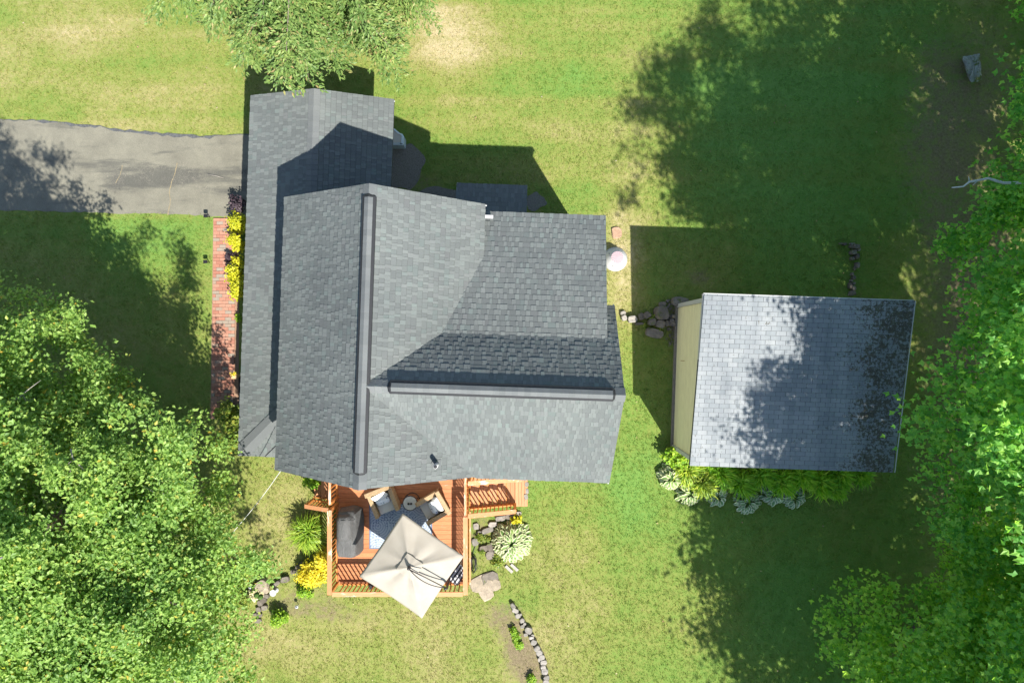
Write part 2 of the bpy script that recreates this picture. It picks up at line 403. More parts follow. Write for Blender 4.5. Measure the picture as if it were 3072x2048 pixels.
# rug: medallions and lattice
t = NT('blue_rug'); oc = t.objcoord()
vo = t.n('ShaderNodeTexVoronoi'); vo.inputs['Scale'].default_value = 1.35; vo.inputs['Randomness'].default_value = 0; t.l(oc, vo.inputs['Vector']); vo.voronoi_dimensions = '2D'
rings = t.math('SINE', t.math('MULTIPLY', vo.outputs['Distance'], 62.0))
v2 = t.n('ShaderNodeTexVoronoi'); v2.inputs['Scale'].default_value = 11; v2.inputs['Randomness'].default_value = .35; t.l(oc, v2.inputs['Vector']); v2.voronoi_dimensions = '2D'
dots = t.sstep(v2.outputs['Distance'], .33, .22)
pat = t.math('MAXIMUM', t.math('MULTIPLY', t.sstep(rings, .3, .9), .7), t.math('MULTIPLY', dots, t.sstep(t.noise(2.6, 2, .5, oc), .45, .55)))
c = t.mix(pat, t.mix(t.noise(3, 4, .6, oc), (.28, .335, .395), (.38, .42, .47)), (.12, .16, .235))
t.color(c); t.rough(.95, .1); M['rug'] = t.m
M['rug_border'] = simple('rug_border', (.11, .15, .22), .95, .15, 25)
M['stripe_black'] = simple('black_stripe', (.03, .03, .035), .9)
M['stripe_white'] = simple('white_stripe', (.40, .40, .41), .9)
M['pink'] = simple('pinkish_cloth', (.33, .245, .265), .8, .06, 14)
M['white_plastic'] = simple('white_plastic', (.43, .435, .44), .4, .03, 8)
M['bluish_plastic'] = simple('bluish_white_plastic', (.40, .47, .50), .4, .08, 8)
M['tan_wood'] = simple('tan_wood', (.50, .33, .17), .7, .12, 16)
M['copper'] = simple('grey_board', (.30, .28, .25), .9, .2, 14)
M['cable'] = simple('pale_cable', (.42, .42, .40), .6)
M['metal_pipe'] = simple('galvanised_pipe', (.45, .45, .44), .45, .1, 20)

# ------------------------------------------------------------------ ground
DRY_AND_SHADE_LIFT = [(230,110,330,150,.10),(1370,110,150,140,.42),(430,300,260,70,.30),(140,90,260,150,.22),(620,330,200,80,.1),(1865,800,70,190,.58),(830,1560,140,200,.32),(1150,1920,480,120,.16),
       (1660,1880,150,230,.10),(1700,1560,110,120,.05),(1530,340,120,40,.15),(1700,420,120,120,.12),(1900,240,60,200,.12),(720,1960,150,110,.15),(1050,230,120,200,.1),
       (2400,330,330,430,-.46),(1700,1750,330,330,.02),(1100,1930,700,170,.07),(430,740,170,80,-.24),(1690,180,220,200,-.02),(1560,1800,90,60,-.32),(1430,1965,90,80,-.24),(1925,1280,80,330,-.12),(2420,1780,280,280,-.36),  # large negative patches place the brightened green where tree shade falls
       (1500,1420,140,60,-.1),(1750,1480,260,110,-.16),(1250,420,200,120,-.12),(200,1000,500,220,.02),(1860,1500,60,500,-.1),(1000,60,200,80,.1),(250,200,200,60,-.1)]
DIRT = [(2790,330,130,330,.46),(2990,220,160,300,.48),(2095,830,55,40,.55),(2860,1350,220,600,.5),(2960,800,220,350,.5),(890,1800,170,70,.5),(1080,1850,260,45,.38),(770,1690,60,40,.2),
        (1440,1600,55,130,.55),(1545,1930,60,130,.62),(1600,2010,60,100,.6),(1480,1840,60,60,.45),(1260,560,120,50,.5),(1200,470,60,80,.5),(2020,960,60,60,.7),(400,1120,330,140,.28),(700,1270,60,60,.3),(2620,500,200,80,.12),(2560,860,60,100,.3),(640,1150,30,120,.2)]
def field(x, y, lst):
    px = x / (CAM_H / FPX) + 1536; py = 1024 - y / (CAM_H / FPX); r = 0
    for a, b, ra, rb, amp in lst:
        r = r + amp * np.exp(-(((px - a) / ra) ** 2 + ((py - b) / rb) ** 2))
    return r
def dry_and_shade_lift(x, y):
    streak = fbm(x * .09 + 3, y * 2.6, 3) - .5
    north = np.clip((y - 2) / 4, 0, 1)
    return .42 + field(x, y, DRY_AND_SHADE_LIFT) + (fbm(x * .45 + 9, y * .45, 4) - .5) * .46 + streak * (.12 + .38 * north)
def dirtness(x, y):
    return field(x, y, DIRT)
gx = np.concatenate([[-400, -150, -60, -30], np.arange(-21, 21.01, .15), [30, 60, 150, 400]])
gy = np.concatenate([[-400, -150, -60, -30], np.arange(-15, 15.01, .15), [30, 60, 150, 400]])
GX, GY = np.meshgrid(gx, gy)
GZ = np.zeros_like(GX)
V = np.stack([GX.ravel(), GY.ravel(), GZ.ravel()], 1)
nx, ny = len(gx), len(gy)
ii, jj = np.meshgrid(np.arange(nx - 1), np.arange(ny - 1)); a = (jj * nx + ii).ravel()
F = np.stack([a, a + 1, a + nx + 1, a + nx], 1)
me = npmesh('ground', V, F, M['ground'], True, {'dry': dry_and_shade_lift(V[:, 0], V[:, 1]), 'dirt': dirtness(V[:, 0], V[:, 1])})
tag(link('ground', me), 'sunlit lawn around the house with dry tan patches', None, kind='structure')

# driveway
up_edge = [(-200,352),(0,357),(60,359),(130,361),(200,369),(300,378),(360,389),(420,394),(470,397),(520,402),(560,403),(600,408),(660,405),(740,404),(850,404)]
lo_edge = [(850,662),(760,660),(690,652),(600,647),(480,642),(360,641),(240,636),(120,634),(0,631),(-200,628)]
def jag(pts, amp, step=.18, seed=0):
    rr = random.Random(seed); out = []
    for (ax, ay), (bx, by) in zip(pts, pts[1:]):
        n = max(1, int(math.hypot(bx - ax, by - ay) / step))
        for k in range(n):
            u = k / n; out.append((ax + (bx - ax) * u + rr.uniform(-amp, amp) * .4, ay + (by - ay) * u + rr.uniform(-amp, amp)))
    out.append(pts[-1]); return out
ue = jag([W(*p) for p in up_edge], .035, .16, 1); le = jag([W(*p) for p in lo_edge], .025, .16, 2)
b = MB(); b.prism(ue + le, -.02, .010)
dw = b.build('driveway', M['asphalt']); tag(dw, 'worn grey asphalt driveway leading to the garage', None, kind='structure')
# broken dark rim along the upper edge, and two weed-filled cracks
b = MB(); inner = [(x, y - random.uniform(.02, .15) * (1 if -16 < x < -10 else .3)) for x, y in ue]
for i in range(len(ue) - 1):
    b.add([(ue[i][0], ue[i][1], .014), (ue[i+1][0], ue[i+1][1], .014), (inner[i+1][0], inner[i+1][1], .014), (inner[i][0], inner[i][1], .014)], [(3, 2, 1, 0)])
b.build('broken_edge', M['asphalt_edge'], dw)
for pts in ([(532,490),(528,510),(520,535),(514,550),(508,580),(512,600),(508,625),(504,646)], [(367,497),(366,510),(358,530),(348,550)]):
    b = MB(); P = jag([W(*p) for p in pts], .02, .06, 5)
    for i in range(len(P) - 1):
        w0, w1 = random.uniform(.005, .020), random.uniform(.005, .020)
        b.add([(P[i][0]-w0, P[i][1], .014), (P[i+1][0]-w1, P[i+1][1], .014), (P[i+1][0]+w1, P[i+1][1], .014), (P[i][0]+w0, P[i][1], .014)], [(0, 1, 2, 3)])
    b.build('crack', M['crack_fill'], dw)

# gravel strips in the shade behind the house
def blob(cx, cy, rx, ry, n=44, amp=.17, seed=0):
    rr = random.Random(seed); ph = [rr.uniform(0, 6.28) for _ in range(3)]
    return [(cx + rx * math.cos(t) * (1 + amp * math.sin(3 * t + ph[0]) + amp * .6 * math.sin(7 * t + ph[1])), cy + ry * math.sin(t) * (1 + amp * math.sin(4 * t + ph[2]))) for t in [2 * math.pi * k / n for k in range(n)]]
def pxblob(px, py, rx, ry, **k):
    x, y = W(px, py); s = CAM_H / FPX; return blob(x, y, rx * s, ry * s, **k)
for px, py, rx, ry, sd_ in ((1205,500,60,75,1),(1320,590,75,28,2),(1605,605,30,26,3)):
    b = MB(); b.prism(pxblob(px, py, rx, ry, seed=sd_), -.02, .008); o = b.build('gravel_strip', M['gravel']); tag(o, 'strip of grey gravel along the back wall of the house', None, kind='structure')

# ------------------------------------------------------------------ brick path
path = link('brick_path', (lambda b: (b.prism([(-10.06, 4.15), (-9.2, 4.12), (-9.2, -2.6), (-10.16, -2.6)], -.02, .012), b.mesh('brick_path', M['joint']))[1])(MB()))
tag(path, 'narrow red brick path along the front of the house', None, kind='structure')
bme = {}
for L in (.205, .10):
    b = MB(); b.box((0, 0, .022), (L, .102, .044)); bme[L] = b.mesh('brick', M['brick'])
rr = random.Random(3); y = 4.09; row = 0
while y > -2.5:
    x0 = -10.03 - (4.1 - y) * .012 + rr.uniform(-.008, .008)
    lens = [.205, .205, .205, .10] if row % 2 == 0 else [.10, .205, .205, .205]
    x = x0
    for L in lens:
        o = link('brick', bme[L], path); o.location = (x + L / 2, y + rr.uniform(-.003, .003), rr.uniform(-.004, .006)); o.rotation_euler = (rr.uniform(-.02, .02), rr.uniform(-.02, .02), rr.uniform(-.02, .02))
        x += L + .008
    y -= .111; row += 1

# ------------------------------------------------------------------ shingles
def clip_poly(poly, conv):
    """Sutherland-Hodgman, conv counter-clockwise"""
    out = poly
    for i in range(len(conv)):
        ax, ay = conv[i]; bx, by = conv[(i + 1) % len(conv)]; inp = out; out = []
        if not inp: break
        f = lambda p: (bx - ax) * (p[1] - ay) - (by - ay) * (p[0] - ax)
        for k in range(len(inp)):
            p, q = inp[k - 1], inp[k]; fp, fq = f(p), f(q)
            if (fp >= 0) != (fq >= 0):
                t_ = fp / (fp - fq); out.append((p[0] + (q[0] - p[0]) * t_, p[1] + (q[1] - p[1]) * t_))
            if fq >= 0: out.append(q)
    return out
def parea(p): return sum(p[i-1][0] * p[i][1] - p[i][0] * p[i-1][1] for i in range(len(p))) / 2

class Plane:
    """roof plane z = z0 + a*(x-x0) + b*(y-y0); uv frame with v pointing up the slope"""
    def __init__(s, x0, y0, z0, a, b):
        s.o = Vector((x0, y0, z0)); g = Vector((a, b, 0)); gl = g.length; s.a, s.b_ = a, b
        s.v = Vector((a / gl, b / gl, gl)).normalized(); s.n = Vector((-a, -b, 1)).normalized(); s.u = s.v.cross(s.n).normalized()
    def z(s, x, y): return s.o.z + s.a * (x - s.o.x) + s.b_ * (y - s.o.y)
    def uv(s, x, y):
        d = Vector((x, y, s.z(x, y))) - s.o; return (d.dot(s.u), d.dot(s.v))
    def p(s, u, v, h=0.0): return s.o + s.u * u + s.v * v + s.n * h
    def mat(s, u, v): 
        m = Matrix((s.u, s.v, s.n)).transposed().to_4x4(); m.translation = s.p(u, v); return m

def tab_mesh_pts(w, e, t):
    # butt at v=0 raised to t, head at v=e lying at .3*t
    return [(0, 0, 0), (w, 0, 0), (w, e, 0), (0, e, 0), (0, 0, t), (w, 0, t), (w, e, t * .25), (0, e, t * .25)]
TAB_F = [(4, 5, 6, 7), (0, 1, 5, 4), (1, 2, 6, 5), (3, 0, 4, 7)]
def shingle_plane(pl, poly_xy, expo, widths, thick, rr, gap=0.0, aligned=False):
    conv = [pl.uv(*p) for p in poly_xy]
    if parea(conv) < 0: conv = conv[::-1]
    u0 = min(p[0] for p in conv); u1 = max(p[0] for p in conv); v0 = min(p[1] for p in conv); v1 = max(p[1] for p in conv)
    tabs = []; nrow = int(math.ceil((v1 - v0) / expo)); 
    for j in range(nrow):
        vb = v0 + j * expo; u = u0 - (rr.uniform(0, .6) if not aligned else (widths[0] * (.5 if j % 2 else 0) + rr.uniform(-.006, .006))); k = rr.randint(0, 1)
        while u < u1:
            k += 1 if rr.random() < .72 else 0; t_ = thick[k % len(thick)]; w = rr.choice(widths) if isinstance(widths[0], float) else rr.choice(widths[k % 2])
            lv = expo * (.95 if aligned else .952); q = [(u, vb), (u + w - gap, vb), (u + w - gap, vb + lv), (u, vb + lv)]
            c = clip_poly(q, conv)
            if len(c) >= 3 and abs(parea(c)) > 1e-4:
                full = abs(parea(c) - parea(q)) < 1e-6
                tabs.append((pl, u, vb, w - gap, lv, t_, c, full))
            u += w
    return tabs
def tabs_into(b, tabs):
    for pl, u, v, w, e, t_, c, full in tabs:
        n = len(c); hh = lambda q: t_ * (1 - .75 * min(1, max(0, (q[1] - v) / e)))
        vs = [pl.p(*q) for q in c] + [pl.p(q[0], q[1], hh(q)) for q in c]
        b.add(vs, [tuple(range(n, 2 * n))] + [(i, (i + 1) % n, n + (i + 1) % n, n + i) for i in range(n)])
        b.low = getattr(b, 'low', []) + [1.0 if t_ < .012 else 0.0] * (2 * n)
def set_low(me, vals):
    at = me.attributes.new('low', 'FLOAT', 'POINT'); at.data.foreach_set('value', vals)
def fastmesh(b, name, mat):
    me = bpy.data.meshes.new(name); me.from_pydata(b.v, [], b.f); me.update(); me.materials.append(mat); set_low(me, b.low); return me
_tabcache = {}
def tab_object(tab, parent, mat):
    pl, u, v, w, e, t_, c, full = tab
    key = (round(w, 3), round(e, 3), round(t_, 4), mat.name)
    if key not in _tabcache:
        me = bpy.data.meshes.new('shingle'); me.from_pydata(tab_mesh_pts(w, e, t_), [], TAB_F); me.update(); me.materials.append(mat); set_low(me, [1.0 if t_ < .012 else 0.0] * 8); _tabcache[key] = me
    o = link('shingle', _tabcache[key], parent); o.matrix_local = pl.mat(u, v); return o
def slab(b, pl, poly, top=-.004, thick=.10):
    pts = [pl.p(*pl.uv(*p), top) for p in poly]
    a = parea([(p.x, p.y) for p in pts])
    if a < 0: pts = pts[::-1]
    b.extr(pts, (0, 0, -thick))

# ------------------------------------------------------------------ house (frame turned 2 degrees)
TH = math.radians(-2.0)
house = thing('house', 'house with a dark grey shingled cross gable roof and long ridge vents', 'house', (0, 0, 0), TH)
HR, HE, XR, YW = 6.65, 4.65, -3.545, -1.19
XW, XE, YN, YS = -6.245, -.845, 3.66, -3.67
PW = Plane(XW, 0, HE, 2 / 2.7, 0); PE = Plane(XE, 0, HE, -2 / 2.7, 0)
PS = Plane(0, -3.70, HE, 0, 2 / 2.51); sN = (HR - 5.37) / (.15 - YW)
PN = Plane(0, 1.07, HR - sN * (1.07 - YW), 0, -sN)
PX = Plane(0, 3.55, 4.204, 0, -.343)
PGW = Plane(-8.06, 0, 2.6, .354, 0); PGE = Plane(-3.777, 0, 2.584, -.354, 0); PGS = Plane(0, -3.69, 2.6, 0, .354)
PC = Plane(0, 4.73, 2.35, 0, -.3)
roofs = [
  ('roof', 'steep main gable roof with its ridge running away from the deck', [(PW, [(XW,YS),(XR,YS),(XR,YN),(XW,YN)]), (PE, [(XR,YN),(XE,YN),(XE,2.25),(-1.82,.15),(XR,YW)]), (PE, [(XR,YW),(XR,YS),(-.86,YS)])]),
  ('roof', 'rear wing roof with a steep upper slope and a flatter extension', [(PS, [(XR,YW),(2.75,YW),(2.75,-3.70),(XE,-3.70)]), (PN, [(XR,YW),(2.75,YW),(2.75,.15),(-1.82,.15)]), (PN, [(2.462,.15),(2.75,.15),(2.75,1.07),(2.462,1.07)]),
      (PX, [(-1.82,.15),(2.46,.15),(2.46,2.25),(XE,2.25)]), (PX, [(-1.15,2.25),(2.46,2.25),(2.46,3.55),(-1.15,3.55)])]),
  ('garage_roof', 'low pitched garage and porch roof with a hipped corner', [(PGW, [(-8.06,7.07),(-5.94,7.07),(-5.94,-1.57),(-8.06,-3.69)]), (PGE, [(-5.94,7.07),(-3.777,7.11),(-3.777,3.4),(-5.94,3.4)]), (PGS, [(-8.06,-3.69),(-5.94,-1.57),(-5.94,-3.69)])]),
  ('canopy_roof', 'small canopy roof over the back door, in the shade', [(PC, [(-1.84,4.73),(.30,4.73),(.30,3.36),(-1.84,3.36)])]),
]
rr = random.Random(21); alltabs = []; roof_obs = []
WID = ((.075, .095, .12), (.08, .11, .15, .20)); TK = (.020, .009)
for name, lab, planes in roofs:
    b = MB()
    for pl, poly in planes: slab(b, pl, poly)
    ro = b.build(name, M['underlay'], house); ro['label'] = lab; roof_obs.append(ro)
    for pl, poly in planes:
        e = .152 if pl is not PC else .15
        for tb in shingle_plane(pl, poly, e, WID, TK, rr, .003):
            q = pl.p(tb[1], tb[2]); alltabs.append((math.sqrt(q.x ** 2 + q.y ** 2 + (CAM_H - q.z) ** 2), len(alltabs), ro, tb))
alltabs.sort(key=lambda a: a[0]); cnt = 0; rest = {ro.name: [] for ro in roof_obs}
for d, _, ro, tb in alltabs:
    if cnt < 300 and tb[7] and tb[0] in (PS, PN, PE, PX): tab_object(tb, ro, M['shingle']); cnt += 1
    else: rest[ro.name].append(tb)
for ro in roof_obs:
    b = MB(); tabs_into(b, rest[ro.name]); o = link('shingles', fastmesh(b, 'shingles', M['shingle']), ro); o['kind'] = 'stuff'

def cap_run(parent, a, b_, slopeL, slopeR, w, step, raise_, mat, name='ridge_cap'):
    """folded cap shingles along a ridge from a to b (level ridge or hip); slope = drop per metre sideways"""
    a = Vector(a); b_ = Vector(b_); d = b_ - a; L = d.length; d.normalize(); side = Vector((d.y, -d.x, 0)).normalized(); n = int(L / step)
    st = L / n; b = MB(); t0, t1 = .016, .004
    vs = []
    for (y0, tz) in ((0, t1), (st * 1.08, t0)):
        for s_, x in ((slopeL, -w / 2), (0, 0), (slopeR, w / 2)):
            vs.append((x, y0, -abs(x) * s_ + tz)); 
        for s_, x in ((slopeL, -w / 2), (0, 0), (slopeR, w / 2)):
            vs.append((x, y0, -abs(x) * s_ - .012))
    b.add(vs, [(0,1,7,6),(1,2,8,7),(3,0,6,9),(2,5,11,8),(6,7,10,9),(7,8,11,10),(0,3,4,1),(1,4,5,2)])
    me = b.mesh(name, mat)
    up = side.cross(d); 
    if up.z < 0: up = -up; 
    R = Matrix((side, d, up)).transposed().to_4x4()
    for k in range(n):
        o = link(name, me, parent); m = R.copy(); m.translation = a + d * (k * st) + up * raise_; o.matrix_local = m
main, wing, gar = roof_obs[0], roof_obs[1], roof_obs[2]
mS = 2 / 2.7
# plain caps at the ridge ends, vents between
cap_run(main, (XR, YN, HR), (XR, 3.38, HR), mS, mS, .34, .14, .012, M['cap'])
cap_run(main, (XR, -3.30, HR), (XR, YS, HR), mS, mS, .34, .14, .012, M['cap'])
cap_run(wing, (XR + .1, YW, HR), (-2.92, YW, HR), sN, .8, .34, .14, .014, M['cap'])
cap_run(wing, (2.52, YW, HR), (2.75, YW, HR), sN, .8, .34, .14, .014, M['cap'])
cap_run(gar, (-5.94, 7.07, 3.35), (-5.94, 3.5, 3.35), .354, .354, .34, .15, .014, M['cap'])
def vent(parent, a, b_, w, sL, sR, hgt):
    a = Vector(a); b_ = Vector(b_); d = (b_ - a).normalized(); side = Vector((d.y, -d.x, 0)).normalized()
    b = MB(); sec = [(-w/2-.015, -w/2*sL-.02), (-w/2-.015, -w/2*sL*.72+hgt), (0, hgt+.012), (w/2+.015, -w/2*sR*.72+hgt), (w/2+.015, -w/2*sR-.02)]
    n = len(sec); r0 = []; 
    for y_, sc in ((-.06, .62), (0, 1), ((b_-a).length, 1), ((b_-a).length + .06, .62)):
        for x, z in sec:
            zz = z if sc == 1 else (z - .03)
            r0.append(a + d * y_ + side * x * sc + Vector((0, 0, zz)))
    fs = []
    for i in range(3):
        for k in range(n - 1): fs.append((i*n+k, i*n+k+1, (i+1)*n+k+1, (i+1)*n+k))
    fs += [tuple(range(n)), tuple(3*n+k for k in range(n))]
    b.add(r0, fs); v = b.build('ridge_vent', M['vent_dark'], parent); return v
vent(main, (XR, 3.36, HR), (XR, -3.27, HR), .30, mS, mS, .045)
cap_run(main, (XR, 3.33, HR + .058), (XR, -3.25, HR + .058), mS * .72, mS * .72, .205, .15, .012, M['cap'])
vent(wing, (-2.88, YW, HR), (2.46, YW, HR), .30, sN, .8, .062)
cap_run(wing, (-2.85, YW, HR + .074), (2.44, YW, HR + .074), sN * .72, .8 * .72, .205, .15, .012, M['cap'])
# smooth hip flashing on the porch corner and a thin seam beside it
b = MB(); h0 = Vector((-8.05, -3.68, 2.62)); h1 = Vector((-6.0, -1.63, 2.62 + 2.05 * .354))
d = Vector((1, -1, 0)).normalized() * .17
b.add([h0 + Vector((0, .34, .022)), h1 - d - Vector((0, 0, .03)), h1 + Vector((0, 0, .025)), h0 + Vector((0, 0, .03)), h0 + Vector((.34, 0, .022)), h1 + d - Vector((0, 0, .03))], [(0, 3, 2, 1), (3, 4, 5, 2)])
b.build('hip_flashing', M['cap'], gar)
b = MB(); b.tube([(-7.25, -3.69, 2.625), (-6.6, -3.05, 2.85), (-6.2, -2.6, 2.995)], .012, 6); b.build('seam_cord', M['vent_dark'], gar)
# fascia and drip edges
def edge_trim(parent, segs, mat, h=.13, w=.025, up=.0):
    b = MB()
    for p, q in segs:
        p = Vector(p) + Vector((0, 0, up - h / 2 - .03)); q = Vector(q) + Vector((0, 0, up - h / 2 - .03)); b.bar(p, q, w, h)
    return b.build('fascia', mat, parent)
edge_trim(main, [((XW+.03,YS,HE),(XW+.03,YN,HE)), ((XE-.03,YN,HE),(XE-.03,2.28,HE)), ((XW,YN-.03,HE),(XR,YN-.03,HR)), ((XR,YN-.03,HR),(XE,YN-.03,HE)), ((XW,YS+.03,HE),(XR,YS+.03,HR)), ((XR,YS+.03,HR),(-.9,YS+.03,HE+.02))], M['trim'], up=-.0)
edge_trim(wing, [((-.85,-3.67,HE),(2.76,-3.67,HE)), ((2.72,-3.70,HE),(2.72,YW,HR)), ((2.72,YW,HR),(2.72,1.07,PN.z(0,1.07))), ((2.48,1.04,PN.z(0,1.07)),(2.75,1.04,PN.z(0,1.07))), ((2.43,.17,5.36),(2.43,3.55,4.204)), ((2.47,3.52,4.204),(-1.1,3.52,4.204))], M['trim'])
edge_trim(gar, [((-8.03,-3.7,2.6),(-8.03,7.07,2.6)), ((-8.06,7.04,2.6),(-5.94,7.04,3.35)), ((-5.94,7.04,3.35),(-3.777,7.06,2.584)), ((-3.81,7.1,2.584),(-3.81,3.45,2.584)), ((-8.06,-3.66,2.6),(-6.02,-3.66,2.6))], M['trim'])
edge_trim(roof_obs[3], [((-1.84,4.70,2.35),(.30,4.70,2.35)), ((.27,4.73,2.35),(.27,3.4,2.75)), ((-1.81,4.73,2.35),(-1.81,3.4,2.75))], M['trim'])
# walls
def gable(axis, prof, a, b_, name='wall'):
    b = MB()
    if axis == 'y': b.extr([(p[0], a, p[1]) for p in prof], (0, b_ - a, 0))
    else: b.extr([(a, p[0], p[1]) for p in prof], (b_ - a, 0, 0))
    return b.build(name, M['siding'], house)
gable('y', [(-6.0, 0), (-1.1, 0), (-1.1, 4.6), (XR, 6.42), (-6.0, 4.6)], -3.42, 3.4)
gable('x', [(-3.46, 0), (3.3, 0), (3.3, 4.1), (.15, 5.2), (YW, 6.4), (-3.46, 4.62)], -3.4, 2.44)
gable('y', [(-7.9, 0), (-4.4, 0), (-4.4, 2.5), (-5.94, 3.18), (-7.9, 2.5)], 3.43, 6.9)
b = MB(); b.span((-7.95, -3.55, 0), (-6.03, 3.4, .22)); b.build('porch_floor', M['foundation'], house)
for y in (-3.45, -1.3, 1.1):
    b = MB(); b.box((-7.88, y, 1.33), (.12, .12, 2.22)); b.build('porch_post', M['trim'], house)
b = MB(); b.span((-7.95, -3.5, 2.38), (-7.81, 3.4, 2.5)); b.build('porch_beam', M['trim'], house)
def window(c, axis, w=.9, h=1.2):
    dx, dy = ((w, .06) if axis == 'y' else (.06, w)); b = MB(); b.box(c, (dx, dy, h)); fr = b.build('window', M['trim'], house)
    b = MB(); b.box(c, (dx - .12 if axis == 'y' else .075, dy - .12 if axis == 'x' else .075, h - .12)); b.build('pane', M['glass'], fr)
for c, ax in (((-5.0, -3.43, 2.2), 'y'), ((.6, -3.47, 2.2), 'y'), ((2.45, -1.6, 2.4), 'x'), ((2.45, 1.4, 2.4), 'x'), ((-6.01, -2.2, 1.6), 'x'), ((-6.01, 1.8, 1.6), 'x'), ((1.4, 3.31, 2.2), 'y'), ((XR, 3.42, 4.6), 'y'), ((-5.0, 6.91, 1.6), 'y')): window(c, ax)
b = MB(); b.box((-2.6, -3.48, 1.85), (1.7, .07, 2.05)); pd = b.build('patio_door', M['trim'], house)
for x in (-3.0, -2.2):
    b = MB(); b.box((x, -3.49, 1.85), (.7, .075, 1.85)); b.build('pane', M['glass'], pd)
b = MB(); b.box((-.75, 3.32, 1.2), (.95, .07, 2.05)); bd = b.build('door', M['trim'], house)
b = MB(); b.box((-.42, 3.37, 1.15), (.04, .06, .1)); b.build('handle', M['dark_metal'], bd)
b = MB(); b.box((-7.92, 5.15, 1.12), (.06, 2.7, 2.2)); gd = b.build('garage_door', M['trim'], house)
for k in range(4):
    b = MB(); b.box((-7.955, 5.15, .3 + k * .545), (.02, 2.6, .5)); b.build('panel', M['trim'], gd)
# plumbing vent and flashing
vx, vy = W(1315, 1385, 5.1); c2, s2 = math.cos(-TH), math.sin(-TH); hx, hy = vx * c2 - vy * s2, vx * s2 + vy * c2
vz = PE.z(hx, hy)
b = MB(); b.tube([(hx, hy, vz - .1), (hx, hy, vz + .42)], .055, 16); vp = b.build('vent_pipe', M['metal_pipe'], house, True)
b = MB(); b.tube([(hx, hy, vz + .4), (hx, hy, vz + .425)], .045, 16); b.build('pipe_hole', M['vent_dark'], vp)
b = MB(); b.add([PE.p(PE.uv(hx, hy)[0] + sx_, PE.uv(hx, hy)[1] + sv_, .026) for sx_, sv_ in ((-.11, -.1), (.11, -.1), (.09, .16), (0, .2), (-.09, .16))], [(0, 1, 2, 3, 4)]); b.build('flashing', M['cap'], vp)
# white gutter end under the eave
b = MB(); b.box((-.76, 3.36, 4.44), (.26, .085, .07)); b.build('gutter_end', M['white_plastic'], house)

# ------------------------------------------------------------------ shed
SA = math.radians(-1.9)
scx, scy = 8.42, -1.26
shed = thing('shed', 'grey shingled lean-to shed with a pale yellow board wall', 'shed', (scx, scy, 0), SA)
HN, HS = 3.43, 2.70; LX, LY = 3.02, 2.53
SP = Plane(0, -LY, HS, 0, (HN - HS) / (2 * LY))
poly = [(-LX - .03, -LY), (LX - .03, -LY), (LX + .03, LY), (-LX + .03, LY)]
b = MB(); slab(b, SP, poly, -.004, .12); sroof = b.build('roof', M['underlay'], shed)
tabs = shingle_plane(SP, poly, .137, (.295,), (.013,), random.Random(5), .009, True)
ind = sorted([tb for tb in tabs if tb[7]], key=lambda tb: tb[1])[:300]
ids = set(id(tb) for tb in ind)
for tb in ind: tab_object(tb, sroof, M['shingle_shed'])
b = MB(); tabs_into(b, [tb for tb in tabs if id(tb) not in ids]); o = link('shingles', fastmesh(b, 'shingles', M['shingle_shed']), sroof); o['kind'] = 'stuff'
b = MB(); b.bar((-LX, LY - .02, HN - .10), (LX, LY - .02, HN - .10), .025, .12); b.bar((-LX, -LY + .02, HS - .10), (LX, -LY + .02, HS - .10), .025, .12)
b.bar((LX - .02, -LY, HS - .10), (LX - .02, LY, HN - .10), .025, .12); b.bar((-LX + .02, -LY, HS - .10), (-LX + .02, LY, HN - .10), .025, .12); b.build('fascia', M['trim'], sroof)
b = MB(); b.bar((LX + .025, -LY, HS + .006), (LX + .04, LY, HN + .006), .02, .02); b.bar((-LX, LY + .008, HN + .004), (LX, LY + .008, HN + .004), .02, .02); b.build('drip_edge', M['trim'], sroof)
wx, wy0, wy1 = -2.94, -2.36, 2.36
topz = lambda y: SP.z(0, y) - .13
b = MB(); b.extr([(wx + .03, wy0, .12), (wx + .03, wy1, .12), (wx + .03, wy1, topz(wy1)), (wx + .03, wy0, topz(wy0))], (5.85, 0, 0)); b.build('wall', M['yellow_siding'], shed)
z = .16
while z < topz(wy1) - .05:
    z1 = min(z + .145, topz(wy1)); 
    ya = wy0 + .07; yb = wy1 - .07
    pts = []
    # board from z to z1, clipped by the sloping top
    lo = max(ya, wy0 + (z - topz(wy0)) / ((topz(wy1) - topz(wy0)) / (wy1 - wy0))) if z > topz(wy0) else ya
    lo1 = max(ya, wy0 + (z1 - topz(wy0)) / ((topz(wy1) - topz(wy0)) / (wy1 - wy0))) if z1 > topz(wy0) else ya
    if lo < yb - .02:
        b = MB(); b.add([(wx, lo, z), (wx, yb, z), (wx + .012, yb, z1), (wx + .012, min(lo1, yb - .01), z1), (wx + .03, lo, z), (wx + .03, yb, z), (wx + .03, yb, z1), (wx + .03, min(lo1, yb - .01), z1)], [(0, 1, 2, 3), (0, 4, 5, 1), (1, 5, 6, 2), (2, 6, 7, 3), (3, 7, 4, 0)])
        b.build('siding_board', M['yellow_siding'], shed)
    z += .145
for y, zt in ((wy0, topz(wy0)), (wy1, topz(wy1))):
    b = MB(); b.box((wx + .005, y, zt / 2 + .06), (.09, .12, zt - .12)); b.build('corner_board', M['trim'], shed)
b = MB(); b.span((wx - .07, wy0 - .03, 0), (wx + 5.9, wy1 + .02, .115)); b.build('foundation', M['foundation'], shed)
b = MB(); b.box((0.2, wy0 - .0, 1.2), (1.1, .07, 2.0)); b.build('door', M['trim'], shed)
b = MB(); b.tube([(wx - .03, .55, 1.35), (wx - .16, .55, 1.38)], .012, 6); b.build('hook', M['tan_wood'], shed)

